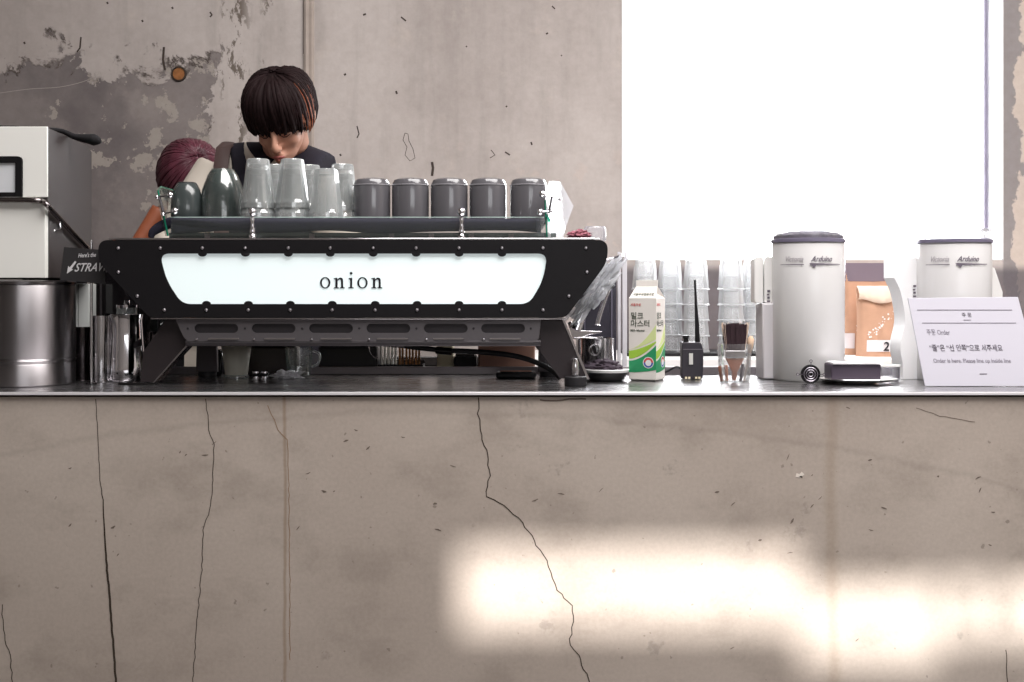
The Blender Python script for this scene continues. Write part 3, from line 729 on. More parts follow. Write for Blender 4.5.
# faceted tumblers, upside down, nested in twos
def tumbler(b, c, rb, rt, H, seg=9):
    """upside-down faceted glass: rb mouth radius at the bottom, rt base radius on top"""
    n = seg*4; vs = []
    def R_(r, i, fac): a = (i % 4)/4*2*PI/seg-PI/seg; return r*(1-fac+fac*math.cos(PI/seg)/math.cos(a)) if True else r
    pr = [(rb, 0, 0), (rb*1.0, .012, 0), (rb*.965, .020, 1), (rt*1.05, H-.012, 1), (rt, H-.002, .6), (rt*.93, H, 0), (0, H, 0), (0, H-.014, 0), (rt*.82, H-.013, 0), (rb*.90, .02, 0), (rb*.93, 0, 0)]
    for i in range(n):
        a = 2*PI*i/n
        for r, z, f in pr:
            q = R_(r, i, f*.9); vs.append((c[0]+q*math.cos(a), c[1]+q*math.sin(a), c[2]+z))
    m_ = len(pr); fs = []
    for i in range(n):
        j = (i+1) % n
        for k in range(m_-1): fs.append((i*m_+k, j*m_+k, j*m_+k+1, i*m_+k+1))
        fs.append((i*m_+m_-1, j*m_+m_-1, j*m_, i*m_))
    b.add(vs, fs)
first = None
st = [(258, 2.73, 'the leftmost front stack of clear glasses'), (292.5, 2.73, 'the middle front stack of clear glasses'), (326, 2.72, None), (342.5, 2.84, 'the rightmost rear stack of clear glasses'), (275, 2.85, 'the rear stack between the left and middle ones'), (309, 2.86, 'the rear stack behind the right hand glass')]
for q, Y_, nm in st:
    for lv in range(2 if nm else 1):
        hh = .024
        loc = Vector((X(q, Y_), Y_, ZD+lv*hh+.0005))
        lab = ('clear faceted tumbler upside down, %s in %s' % (('upper' if lv else 'lower'), nm)) if nm else 'single lower clear faceted tumbler upside down in front of the right hand stacks'
        if first is None:
            first = thing('faceted_tumbler', lab, 'glass', loc, 'clear tumblers stacked on the machine'); b = B(loc); tumbler(b, loc, .0392, .0265, .113); b.build('tumbler_glass', glass_tumbler, first, smooth=12)
        
            b = B(loc); b.lathe((loc.x, loc.y, loc.z+.1135), [(0, -.012), (.019, -.012), (.022, -.003), (.024, -.0006), (.0235, 0), (.021, -.002), (0, -.004)], 27); b.build('thick_base', clear_mat('thick glass', (250, 252, 252), see=.3, milky=.4, rough=.05), first)
        else: copy_thing(first, loc, lab, rz=random.random())
# small things on the machine's right shoulder
t = thing('red_cloth', 'small crumpled red and grey cloth on the right end of the machine', 'cloth', (X(582, 2.75), 2.75, Z(237.5, YM)))
crumple('cloth_wad', mat('dusty red cloth', (150, 92, 104), .9), t, t.location, X(579, 2.75), 2.75, t.location.z+.012, .025, .03, .013, .6, 2.5, 8, floor=t.location.z+.0005)
t = thing('small_jar', 'small clear round cornered jar at the right end of the machine top', 'jar', (X(595, 2.78), 2.78, Z(237.5, YM))); b = B(t.location)
b.lathe(t.location, [(0, 0), (.024, 0), (.026, .003), (.026, .030), (.023, .034), (0, .034)], 28); b.build('jar_body', clear_mat('grey jar', (205, 203, 210), see=.6, milky=.35), t)

# ------------------------------------------------------------------ under the machine
t = thing('white_cup', 'white paper cup standing on the worktop under the machine tray', 'cup', (X(236.5, 2.84), 2.84, CT)); b = B(t.location); s_ = 2.84/F
lathe_shell(b, t.location, [(11*s_, .004), (14.8*s_, 34*s_)], .0012); b.build('cup_body', mat('cream paper cup', (212, 208, 196), .6), t)
b = B(t.location); b.lathe(t.location, [(0, 0), (12.5*s_, 0), (12.5*s_, .006), (11*s_, .008), (0, .008)], 28); b.build('glass_coaster', glass_tumbler, t)
for k, (q, nm) in enumerate(((256, 'nearest the white paper cup'), (265, 'beside the crumpled napkin'))):
    t = thing('filter_basket', 'small chrome filter piece lying %s' % nm, 'filter basket', (X(q, 2.83), 2.83, CT)); b = B(t.location)
    b.lathe(t.location, [(0, 0), (.0085, 0), (.0085, .004), (.0065, .005), (.0065, .011), (.0085, .012), (.0085, .016), (0, .016)], 20); b.build('ring_body', chrome, t)
    b = B(t.location); b.lathe(t.location, [(.0086, .005), (.0092, .006), (.0092, .010), (.0086, .011)], 20); b.build('rubber_band', rubber, t)
nap = thing('paper_napkin', 'crumpled white napkin on the dark worktop beneath the machine', 'napkin', (X(285, 2.82), 2.82, CT))
crumple('napkin_fold', paper, nap, nap.location, X(286, 2.82), 2.82, CT+.007, .036, .02, .010, 1.1, 2.1, 5, floor=CT+.0006)
t = thing('glass_jug', 'clear glass jug standing beside the dark box under the machine', 'jug', (X(299, 2.86), 2.86, CT)); b = B(t.location)
lathe_shell(b, t.location, [(.026, .002), (.030, .03), (.033, .055), (.034, .072)], .002); b.build('jug_body', pane_m, t)
b = B(t.location); b.limb(spline([Vector((t.location.x+.034, 2.86, CT+.064)), Vector((t.location.x+.050, 2.86, CT+.055)), Vector((t.location.x+.046, 2.86, CT+.033)), Vector((t.location.x+.031, 2.86, CT+.025))], 6), .003, 8); b.build('handle', glass_tumbler, t)
def dark_box(name, label, cat, px0, px1, pytop, Y0, Y1, m, lid=True, base=CT):
    t = thing(name, label, cat, ((X(px0, Y0)+X(px1, Y0))/2, (Y0+Y1)/2, base)); b = B(t.location); zt_ = Z(pytop, Y0)
    b.box(X(px0, Y0), X(px1, Y0), Y0, Y1, base, zt_); b.build('case', m, t, bevel=.004)
    if lid:
        b = B(t.location); b.box(X(px0, Y0)+.004, X(px1, Y0)-.004, Y0+.004, Y1-.004, zt_, zt_+.006); b.build('lid', gloss_black, t, bevel=.002)
    return t
dark_box('knock_box', 'glossy black upright box behind the left leg of the machine', 'knock box', 203, 222, 352, 2.90, 2.945, gloss_black)
dark_box('storage_box', 'dark brown glossy container behind the white paper cup', 'container', 247, 297, 347, 2.90, 2.945, mat('dark brown plastic', (50, 44, 42), .25))
dark_box('drip_bin', 'low black bin behind the worktop upstand under the machine', 'bin', 318, 377, 347, 2.99, 3.08, mat('black plastic', (24, 23, 25), .35))
dark_box('kraft_box', 'reddish brown cardboard box behind the sagging black hose', 'cardboard box', 478, 535, 345, 3.00, 3.08, mat('reddish cardboard', (170, 130, 116), .8))
dark_box('cream_box', 'small cream coloured box beside the reddish brown cardboard box', 'box', 437, 453, 345, 3.01, 3.08, mat('cream card', (196, 186, 160), .8))
dark_box('black_case', 'low black case between the cream box and the cardboard box', 'case', 454, 476, 356, 3.00, 3.08, black)
t = thing('black_card_reader', 'flat black slab lying on the worktop near the right machine foot', 'card reader', (X(516, 2.82), 2.82, CT)); b = B(t.location)
b.box(X(496, 2.8), X(536, 2.8), 2.80, 2.86, CT+.001, CT+.0155); b.build('slab', black, t, bevel=.005)
b = B(t.location); b.box(X(500, 2.8), X(532, 2.8), 2.805, 2.855, CT+.0155, CT+.0168); b.build('glass_top', gloss_black, t, bevel=.001)
# straws and stirrers in a low black holder behind the upstand
t = thing('straw_holder', 'low black tray holding straws and stirrers behind the worktop', 'straw holder', (X(398, 3.03), 3.03, CT)); b = B(t.location)
b.box(X(378, 3.03), X(424, 3.03), 3.0, 3.06, CT, CT+.004); b.box(X(378, 3.03), X(424, 3.03), 3.0, 3.003, CT, CT+.022); b.box(X(378, 3.03), X(424, 3.03), 3.057, 3.06, CT, CT+.03)
b.box(X(378, 3.03), X(378, 3.03)+.003, 3.003, 3.057, CT+.004, CT+.022); b.box(X(424, 3.03)-.003, X(424, 3.03), 3.003, 3.057, CT+.004, CT+.022); b.build('tray_body', black, t)
rnd = random.Random(5); fs_ = fw_ = None
wp = mat('white straw paper', (226, 222, 214), .7); wd = mat('wood stirrer', (150, 104, 60), .7, var=.2, vscale=20)
for k in range(5):
    loc = (X(381+k*3.6, 3.02), 3.02+rnd.uniform(-.008, .012), CT+.0045)
    if fs_ is None:
        fs_ = B(loc).limb([Vector(loc), Vector(loc)+Vector((0, 0, .135))], .0034, 10).build('paper_straw', wp); tag(fs_, 'white paper straw standing in the black tray under the machine', 'straw', 'white paper straws in the tray')
    else: c = fs_.copy(); COL.objects.link(c); c.location = loc
for k in range(7):
    loc = (X(399.5+k*3.3, 3.02), 3.02+rnd.uniform(-.006, .010), CT+.0045)
    if fw_ is None:
        fw_ = B(loc).box(loc[0]-.0028, loc[0]+.0028, loc[1]-.0007, loc[1]+.0007, loc[2], loc[2]+.13).build('wooden_stirrer', wd, bevel=.0003); tag(fw_, 'brown wooden stirrer standing in the black tray under the machine', 'stirrer', 'wooden stirrers in the tray')
    else: c = fw_.copy(); COL.objects.link(c); c.location = loc; c.rotation_euler.z = rnd.uniform(-.5, .5)

# ================================================================== LEFT: BREWER, URN, STEELWARE
YB = 2.62
brew = thing('coffee_brewer', 'white fronted dark sided coffee brewer above the big steel urn at the far left', 'coffee brewer', (X(-20, YB), 2.76, CT))
bo = brew.location; bx0, bx1 = -1.47, X(47, YB); bz0, bz1 = Z(278, YB), Z(127, YB)
sidem = mat('brown grey side panel', (58, 52, 52), .45)
b = B(bo); b.prism([(YB+.006, bz0), (2.885, bz0), (2.90, bz0+.02), (2.90, bz1-.022), (2.87, bz1-.010), (YB+.006, bz1)], bx0, bx1, 'x'); b.build('housing', sidem, brew, bevel=.002)
warmwhite = mat('warm white panel', (240, 239, 234), .35)
b = B(bo); b.box(bx0, bx1+.0005, YB, YB+.006, Z(197, YB), bz1+.001); b.build('upper_front', warmwhite, brew, bevel=.001)
b = B(bo); b.box(bx0, bx1+.0005, YB-.012, YB+.006, bz0, Z(203, YB)); b.build('lower_front', warmwhite, brew, bevel=.001)
fr = rounded([pm(-28, 156.5, YB), pm(23, 156.5, YB), pm(23, 197, YB), pm(-28, 197, YB)], [.01, .012, .002, .002], 6)
hol = rounded([pm(-24, 163, YB), pm(16.3, 163, YB), pm(16.3, 192.5, YB), pm(-24, 192.5, YB)], .002, 3)
put_mesh(flat2d([fr, hol], .006), lambda c: Vector((c.x-bo.x, YB-.003-bo.y-c.z, c.y-bo.z)), 'display_frame', black, brew)
b = B(bo); b.box(X(-24, YB), X(16.3, YB), YB-.002, YB-.0002, Z(192.5, YB), Z(163, YB)); b.build('display', mat('pale display', (214, 216, 220), .2), brew)
XR = bx1+.010
def rp(px, py): Y_ = XR*F/(px-CX); return W(px, py, Y_)
rail = [W(-30, 200, YB-.02), W(20, 200, YB-.02), W(34, 200.3, YB-.02), W(42, 201.5, YB-.016), rp(46.5, 204.5), rp(52, 210.5), rp(60, 219), rp(75, 235), rp(88, 248.5)]
b = B(bo); b.limb(spline(rail, 6), .0062, 12); b.build('guard_rail', mat('dark rail steel', (140, 132, 132), .2, 1.), brew)
b = B(bo); b.limb([rp(60, 219), rp(60.5, 229), rp(59, 231)+Vector((-.012, 0, 0))], [.0028, .003, .0028], 8); b.build('rail_clip', chrome, brew)
b = B(bo); b.box(bx0, bx0+.16, 2.80, 2.90, CT+.012, bz0); b.build('column', sidem, brew, bevel=.002)
b = B(bo); b.box(bx0, X(52, 2.85), 2.785, 2.92, CT, CT+.012); b.build('base_plate', gloss_black, brew, bevel=.002)
b = B(bo); b.box(bx1-.12, bx1, YB+.155, 2.87, bz0-.012, bz0); b.build('under_tray', gloss_black, brew, bevel=.002)
# black cloth thrown over the brewer
cl = thing('black_cloth', 'black cloth thrown over the top of the white brewer', 'cloth', (X(30, 2.70), 2.70, bz1))
b = B(cl.location); pts = spline([Vector((bx0+.05, 2.68, bz1+.010)), Vector((X(5, 2.68), 2.68, bz1+.008)), Vector((X(28, 2.68), 2.68, bz1+.004)), Vector((X(42, 2.70), 2.70, bz1+.006)), Vector((bx1-.01, 2.73, bz1+.006)), Vector((bx1+.018, 2.74, bz1-.006)), Vector((bx1+.062, 2.74, bz1-.013)), Vector((bx1+.078, 2.74, bz1-.018))], 8)
rr = [(.010, .005, .003, .006, .007, .009, .017, .004)[min(7, i//8)]*(1-(i % 8)/8)+(.010, .005, .003, .006, .007, .009, .017, .004)[min(7, i//8+1)]*((i % 8)/8) for i in range(len(pts))]
b.limb(pts, rr, 14, flat=.8); b.build('cloth_fold', mat('black cotton', (22, 20, 23), .95, bump=.5, bscale=80), cl)
# urn
cu = Vector((-1.099, 2.652, CT)); urn = thing('steel_urn', 'large brushed steel cylinder urn standing under the white brewer', 'urn', cu); R_ = .1135
def zc(py, Y=2.54): return Z(py, Y)-CT
b = B(cu); b.lathe(cu, [(0, 0), (R_-.003, 0), (R_, .003), (R_, zc(366)), (R_-.0015, zc(365)), (R_+.001, zc(362)), (R_-.0015, zc(360)), (R_, zc(359)), (R_, zc(286)), (R_-.002, zc(284)), (0, zc(284))], 72); b.build('urn_body', tsteel, urn)
b = B(cu); b.lathe(cu, [(R_-.001, zc(284.5)), (R_+.0015, zc(284)), (R_+.0015, zc(281.5)), (R_-.004, zc(280)), (R_*.5, zc(279.6)), (0, zc(279.5))], 72); b.build('lid', mat('dark steel lid', (110, 106, 108), .2, 1.), urn)
# steel pole with a chalk sign
pole = thing('steel_pole', 'thin upright steel pole between the brewer and the espresso machine', 'pole', (X(91.5, 2.64), 2.64, CT))
b = B(pole.location); b.cyl(pole.location, .0028, 0, Z(240, 2.64)-CT, 12); b.build('rod', steel, pole)
b = B(pole.location); b.lathe(pole.location, [(0, 0), (.012, 0), (.012, .003), (.005, .005), (0, .005)], 24); b.build('foot_plate', gloss_black, pole)
YS = 2.626
sg = thing('straw_sign', "small black chalk sign saying here's the straw with an arrow", 'sign', W(88, 265, YS))
so_ = sg.location
b = B(so_); b.prism([pm(64, 247, YS), pm(105, 250, YS), pm(105, 284, YS), pm(60, 280, YS)], YS, YS+.004, 'y'); b.build('board', mat('blackboard', (38, 36, 38), .6), sg)
chalk = mat('chalk lettering', (205, 203, 205), .9)
def plane_text(txt, px, py, hpx, Y, m, parent, name='lettering', shear=0., align='LEFT', bold=0., wide=1., rot=0., dy=.0004, lean=None, space=1.):
    s_ = Y/F; me = textmesh(txt, hpx*s_/.72, align, shear, .00012, bold, space); o = parent.location
    ca, sa = math.cos(rot), math.sin(rot)
    def fn(c):
        u, v = c.x*wide, c.y; u, v = u*ca-v*sa, u*sa+v*ca
        y_ = Y-dy-c.z
        if lean: return lean(X(px, Y)+u, Z(py, Y)+v, c.z)-o
        return Vector((X(px, Y)+u, y_, Z(py, Y)+v))-o
    return put_mesh(me, fn, name, m, parent)
plane_text("Here's the", 78, 257.5, 4.2, YS, chalk, sg, shear=.35, bold=.0002, wide=.72, rot=.05)
plane_text('STRAW', 74, 271.5, 8.5, YS, chalk, sg, shear=.5, bold=.0003, wide=.82, rot=.02)
b = B(so_); b.prism([pm(*p, YS) for p in [(75, 261), (76.5, 262), (71.5, 269), (73.2, 269.5), (67, 273.5), (68.3, 266), (69.8, 267.5)]], YS-.0006, YS-.0002, 'y'); b.build('arrow', chalk, sg)
# pale carton behind the small tumbler, black appliance beyond
t = thing('pale_carton', 'pale carton standing behind the small dark steel tumbler', 'carton', (X(81, 2.90), 2.90, CT)); b = B(t.location)
b.box(X(70, 2.9), X(90.5, 2.9), 2.89, 2.94, CT, Z(284, 2.9)); b.build('carton_body', mat('pale carton board', (206, 208, 206), .6), t, bevel=.001)
b = B(t.location); b.box(X(80, 2.9)-.0006, X(80, 2.9)+.0006, 2.8894, 2.8902, CT, Z(284.5, 2.9)); b.build('seam', mat('carton seam', (130, 128, 128), .6), t)
t = dark_box('black_appliance', 'black glossy appliance box behind the left end of the espresso machine', 'appliance', 93.5, 172, 262, 2.975, 3.09, gloss_black, lid=False)
me_ = flat2d([rounded([pm(100, 270, 2.975), pm(160, 270, 2.975), pm(160, 360, 2.975), pm(100, 360, 2.975)], .02, 6), rounded([pm(102, 272, 2.975), pm(158, 272, 2.975), pm(158, 358, 2.975), pm(102, 358, 2.975)], .018, 6)], .002)
tl = t.location.copy(); put_mesh(me_, lambda c: Vector((c.x-tl.x, 2.974-tl.y-c.z, c.y-tl.z)), 'door_trim', dkgrey, t)
def pitcher(name, label, cat, px, Y, prof, m, handle=None, spout=False, lid=None, th=.0012):
    t = thing(name, label, cat, (X(px, Y), Y, CT)); s_ = Y/F; b = B(t.location); pr = [(r*s_, h*s_) for r, h in prof]
    lathe_shell(b, t.location, pr, th, 40)
    if spout:
        top = pr[-1][1]; c_ = t.location
        out = []
        for v in b.v:
            if v.z > top-.03 and abs(math.atan2(v.y, v.x)-spout) < .45:
                k = (v.z-(top-.03))/.03*(1-abs(math.atan2(v.y, v.x)-spout)/.45); v = Vector((v.x*(1+.28*k), v.y*(1+.28*k), v.z+.004*k))
            out.append(v)
        b.v = out
    b.build('vessel', m, t)
    if handle is not None:
        a = handle; d = Vector((math.cos(a), math.sin(a), 0)); r0 = pr[-2][0]; H_ = pr[-1][1]
        b = B(t.location); c_ = Vector(t.location)
        b.limb(spline([c_+d*r0*.96+Vector((0, 0, H_*.86)), c_+d*(r0+.026)+Vector((0, 0, H_*.88)), c_+d*(r0+.034)+Vector((0, 0, H_*.6)), c_+d*(r0+.028)+Vector((0, 0, H_*.3)), c_+d*(r0+.001)+Vector((0, 0, H_*.2))], 6), .004, 8, flat=.6)
        b.build('handle', m, t)
    return t
dsteel = mat('dark steel', (92, 86, 88), .12, 1.)
pitcher('steel_tumbler', 'small dark steel tumbler between the urn and the milk pitchers', 'tumbler', 82.5, 2.765, [(8.5, 0), (9, 1), (10.3, 48), (10.6, 53)], dsteel)
pitcher('steel_tumbler', 'narrow bright steel tumbler left of the wide milk pitcher', 'tumbler', 101, 2.715, [(8.5, 0), (8.8, 1), (8.4, 40), (8.6, 66)], steel)
pitcher('milk_pitcher', 'wide polished steel milk pitcher left of the machine leg', 'pitcher', 125.5, 2.755, [(19, 0), (20.5, 2), (20, 14), (17.5, 45), (16.8, 60), (17.6, 66)], chrome, handle=2.3, spout=-2.3)
t = thing('glass_stopper_jar', 'glass jar with a steel lid just behind the wide milk pitcher', 'jar', (X(127, 2.85), 2.85, CT)); b = B(t.location); s_ = 2.85/F
lathe_shell(b, t.location, [(.026, 0), (.028, .06), (.026, .15), (10*s_, 64*s_), (10*s_, 72*s_)], .002); b.build('jar_body', glass_tumbler, t)
b = B(t.location); b.lathe(t.location, [(0, 70*s_), (10.4*s_, 70*s_), (10.4*s_, 72.5*s_), (3*s_, 73.5*s_), (2.4*s_, 77*s_), (0, 77.5*s_)], 24); b.build('lid', chrome, t)
pitcher('steel_tumbler', 'short steel tumbler half hidden behind the raked left machine leg', 'tumbler', 150, 2.84, [(7.5, 0), (8, 1), (9, 46)], dsteel)

# ================================================================== RIGHT OF THE MACHINE
t = thing('black_case', 'tall black case with rounded corners behind the steel bowl', 'case', (X(602, 3.03), 3.03, CT)); b = B(t.location)
b.prism(rounded([pm(578, 268, 3.0), pm(616, 268, 3.0), pm(616, 373, 3.0), pm(578, 373, 3.0)], [.03, .03, .003, .003], 8), 2.99, 3.09, 'y'); b.build('case', mat('case black', (44, 41, 52), .35), t, bevel=.002)
tl = t.location.copy(); ol = [rounded([pm(584, 276, 3.0), pm(612, 276, 3.0), pm(612, 369, 3.0), pm(584, 369, 3.0)], .02, 6), rounded([pm(585.2, 277.2, 3.0), pm(610.8, 277.2, 3.0), pm(610.8, 368, 3.0), pm(585.2, 368, 3.0)], .019, 6)]
put_mesh(flat2d(ol, .003), lambda c: Vector((c.x-tl.x, 2.9885-tl.y-c.z, c.y-tl.z)), 'raised_rim', mat('case rim', (96, 92, 108), .3), t)
t = thing('rack_frame', 'pair of pale upright posts beside the milk carton', 'rack', (X(622, 3.04), 3.04, CT))
for q, w_ in ((619, 1.6), (624.6, 2.2)):
    b = B(t.location); b.box(X(q-w_, 3.04), X(q+w_, 3.04), 3.035, 3.045, CT+.006, Z(252, 3.04)); b.build('post', mat('pale post paint', (205, 202, 208), .35), t, bevel=.001)
b = B(t.location); b.box(X(614, 3.04), X(631, 3.04), 3.02, 3.06, CT, CT+.006); b.build('foot_bar', black, t)
c = Vector((X(597, 2.90), 2.90, CT)); s_ = 2.9/F
t = thing('steel_bowl', 'round steel canister with a ring on its side behind the crumpled cloth', 'canister', c); b = B(c)
lathe_shell(b, c, [(16*s_, 0), (17*s_, .003), (17*s_, 37*s_), (17.6*s_, 38*s_)], .0012, 40); b.build('vessel', steel, t)
b = B(c); cc = Vector((X(594, 2.858), 2.857, Z(350, 2.857)))
b.limb([cc+Vector((math.cos(a)*.0125, .0, math.sin(a)*.0125)) for a in [2*PI*k/24 for k in range(25)]], .0018, 8, up=(0, 1, 0)); b.build('ring', steel, t)
t = thing('steel_scoop', 'bright steel scoop lying across the rim of the round canister', 'scoop', Vector((c.x, c.y, CT+38*s_)))
b = B(t.location); b.prism([(X(573, 2.85), 2.84), (X(585, 2.85), 2.85), (X(604, 2.85), 2.87), (X(602, 2.85), 2.885), (X(580, 2.85), 2.885), (X(572, 2.85), 2.86)], Z(339.5, 2.86)+.0045, Z(339.5, 2.86)+.0065, 'z')
b.prism([(X(573, 2.85), Z(339, 2.85)), (X(577, 2.85), Z(340, 2.85)), (X(589, 2.85), Z(335, 2.85)), (X(602, 2.85), Z(332.5, 2.85)), (X(602.5, 2.85), Z(331.5, 2.85)), (X(578, 2.85), Z(330.5, 2.85)), (X(571, 2.85), Z(321, 2.85)), (X(568, 2.85), Z(323, 2.85))], 2.862, 2.868, 'y')
b.build('scoop_blade', chrome, t, bevel=.0008)
c = Vector((X(606, 2.745), 2.745, CT)); s_ = 2.745/F
t = thing('black_tray', 'round black tray with a pale rim holding a crumpled dark cloth', 'tray', c); b = B(c)
b.lathe(c, [(0, 0), (16*s_, 0), (17.5*s_, .002), (21*s_, 7*s_), (22.5*s_, 9*s_), (21*s_, 9.4*s_), (0, 7.5*s_)], 40); b.build('tray_body', black, t)
b = B(c); b.lathe(c, [(21*s_, 9.4*s_), (22.6*s_, 9*s_), (23.2*s_, 11.6*s_), (22*s_, 12*s_), (20.8*s_, 10*s_)], 40); b.build('rim', white_m, t)
t = thing('dark_cloth', 'crumpled dark cloth on the round black tray', 'cloth', Vector((c.x, c.y, c.z+8*s_)))
crumple('cloth_wad', mat('dark plum cloth', (66, 56, 66), .9), t, t.location, c.x-.008, c.y, c.z+13*s_,   .042, .03, .019, .7, 2.2, 11, floor=c.z+9.8*s_)
# milk carton, turned a little so that its right side shows
th = math.radians(-25); YK = 2.765
mk_ = thing('milk_carton', 'gable topped white and green milk carton beside the two way radio', 'milk carton', (X(647, YK), YK, CT), rz=th)
wk = .033; s_ = 2.735/F; zs, zt_ = 83*s_, 94.5*s_; zr = 101*s_
cream_w = mat('milk carton board', (232, 226, 220), .55)
b = B(); b.box(-wk, wk, -wk, wk, 0.003, zs)
g_ = wk*.18
b.add([(-wk, -wk, zs), (wk, -wk, zs), (wk, wk, zs), (-wk, wk, zs), (-wk*.8, -g_*.4, zt_), (wk*.8, -g_*.4, zt_), (wk*.8, g_*.4, zt_), (-wk*.8, g_*.4, zt_), (-wk*.62, 0, zs+.012), (wk*.62, 0, zs+.012)],
      [(0, 1, 5, 4), (2, 3, 7, 6), (1, 9, 5), (9, 2, 6), (9, 6, 5), (0, 4, 8), (8, 7, 3), (8, 4, 7), (1, 2, 9), (0, 8, 3)])
b.build('carton_body', cream_w, mk_, smooth=0, bevel=.0008)
b = B(); b.box(-wk*.8, wk*.8, -.0015, .0015, zt_-.002, zr); b.build('gable_seal', cream_w, mk_, bevel=.0005)
b = B(); b.box(-wk+.003, wk-.003, -wk+.003, wk-.003, 0, .003); b.build('base_fold', mat('carton base', (190, 184, 180), .6), mk_)
green, lime, pale_l = mat('carton green', (44, 146, 96), .5), mat('carton lime', (160, 200, 70), .5), mat('carton pale lime', (216, 226, 160), .5)
def wave(bt, tp, face):
    n = 14; b_ = []
    for i in range(n+1): u = i/n; b_.append((u, bt(u)))
    t_ = [(u, tp(u)) for u, _ in b_][::-1]; poly = b_+t_
    vs = []
    for dlt in (.0004, .0):
        for u, z_ in poly:
            a_ = -wk+2*wk*u; zz = z_*s_
            vs.append((a_, -wk-dlt, zz) if face == 'f' else (wk+dlt, a_, zz))
    k = len(poly); b.add(vs, [list(range(k))]+[(i, (i+1) % k, (i+1) % k+k, i+k) for i in range(k)])
for face in 'fs':
    b = B()
    b.use(green); wave(lambda u: 8.5+3*u*u, lambda u: 20+16*u**1.8, face)
    b.use(lime); wave(lambda u: 22+16.5*u**1.8, lambda u: 30+10*u**1.5, face)
    b.use(pale_l); wave(lambda u: 31.5+10.5*u**1.5, lambda u: 31.5+25*u**1.7, face)
    b.build('green_wave_print', None, mk_, smooth=0)
def carton_text(txt, u, zpx, hpx, m, face='f', name='print', bold=0., wide=1.):
    me = textmesh(txt, hpx*s_/.72, 'LEFT', 0, .0001, bold)
    def fn(c):
        a_ = -wk+2*wk*u+c.x*wide; zz = zpx*s_+c.y
        return Vector((a_, -wk-.0006-c.z, zz)) if face == 'f' else Vector((wk+.0006+c.z, a_, zz))
    put_mesh(me, fn, name, m, mk_)
dkprint = mat('dark green print', (74, 82, 70), .6); redp = mat('red print', (204, 84, 84), .6)
for f_, wd_ in (('f', 1.), ('s', 1.)):
    carton_text('밀크', .06, 62.5, 5.4, dkprint, f_, 'print', .0002, wd_)
    carton_text('마스터', .06, 54.8, 5.4, dkprint, f_, 'print', .0002, wd_)
    carton_text('Milk Master', .06, 49.5, 2.3, dkprint, f_, 'print', .0001, wd_)
    carton_text('서울우유', .06, 75.2, 2.2, redp, f_, 'print', .0001, wd_)
def carton_disc(face, u, zpx, rpx, m, d, half=None):
    a0, a1 = (0, 2*PI) if half is None else half
    n = 24; b = B(); r = rpx*s_; vs = []; cu_, cz_ = -wk+2*wk*u, zpx*s_
    P_ = [(cu_+r*math.cos(a0+(a1-a0)*i/n), cz_+r*math.sin(a0+(a1-a0)*i/n)) for i in range(n+(half is not None))]
    for dd in (d, 0.0001):
        for a_, z_ in P_: vs.append((a_, -wk-dd, z_) if face == 'f' else (wk+dd, a_, z_))
    k = len(P_); b.add(vs, [list(range(k))]+[(i, (i+1) % k, (i+1) % k+k, i+k) for i in range(k)]); b.build('emblem', m, mk_, smooth=0)
for f_ in 'fs':
    carton_disc(f_, .72, 18.5, 5.7, white_m, .0006); carton_disc(f_, .72, 18.5, 5.0, redp, .0007, (0, PI)); carton_disc(f_, .72, 18.5, 5.0, mat('blue print', (66, 92, 170), .6), .0007, (PI, 2*PI)); carton_disc(f_, .72, 18.2, 3.1, white_m, .0008)
    carton_text('1A', .655, 16.5, 3.2, redp, f_, 'emblem', .0003, .8)
# printed line on the gable slope
me = textmesh('서울우유협동조합', 2.2*s_/.72, 'CENTER', 0, .0001, .0001)
sl = (wk-g_*.4)/(zt_-zs)
put_mesh(me, lambda c: Vector((c.x, -(wk-sl*(c.y+.006))-.0008-c.z, zs+.006+c.y)), 'print', dkprint, mk_)
# two way radio
YR = 2.80
ra = thing('two_way_radio', 'black two way radio with a long aerial standing upright on the worktop', 'radio', (X(691.5, YR), YR, CT)); ro = ra.location
b = B(ro); b.prism(rounded([(X(681, YR), CT+.001), (X(702, YR), CT+.001), (X(702.5, YR), Z(350, YR)), (X(700, YR), Z(342, YR)), (X(681, YR), Z(342, YR))], [.004, .004, .003, .006, .004], 5), YR-.016, YR+.016, 'y'); b.build('radio_body', mat('radio black', (44, 40, 48), .5), ra, bevel=.002)
b = B(ro); b.lathe((X(686, YR), YR, 0), [(0, Z(342, YR)), (.0065, Z(342, YR)), (.0055, Z(339, YR)), (.0078, Z(338, YR)), (.0078, Z(335.5, YR)), (0, Z(335, YR))], 18); b.build('knob', black, ra)
b = B(ro); b.limb([W(697.5, 342, YR), W(697, 325, YR), W(695.8, 300, YR), W(694.8, 280, YR)], [.0062, .0052, .0032, .0026], 12); b.build('aerial', black, ra)
b = B(ro); b.box(X(688, YR), X(691.8, YR), YR-.0184, YR-.0155, Z(364, YR), Z(353, YR)); b.build('name_plate', mat('silver plate', (210, 208, 205), .4), ra)
for k in range(4):
    b = B(ro); q = (684, 687.2, 694, 697.2)[k]; b.box(X(q, YR), X(q+2, YR), YR-.0184, YR-.0155, Z(378.3, YR), Z(376.3, YR)); b.build('contact', mat('gold contact', (250, 236, 200), .3), ra)
b = B(ro); b.box(X(682, YR), X(701.5, YR), YR-.0163, YR-.015, Z(349.3, YR), Z(348.7, YR)); b.build('seam', mat('radio seam', (110, 104, 112), .5), ra)
cb = thing('black_cable', 'black cable running from the radio behind the milk carton', 'cable', (X(672, 2.83), 2.83, CT))
b = B(cb.location); b.limb(spline([W(681, 368.5, 2.83), W(676, 367, 2.84), W(668, 371, 2.86), W(660, 374, 2.87), W(650, 376.3, 2.86)], 6), .0026, 8); b.build('cord', rubber, cb)
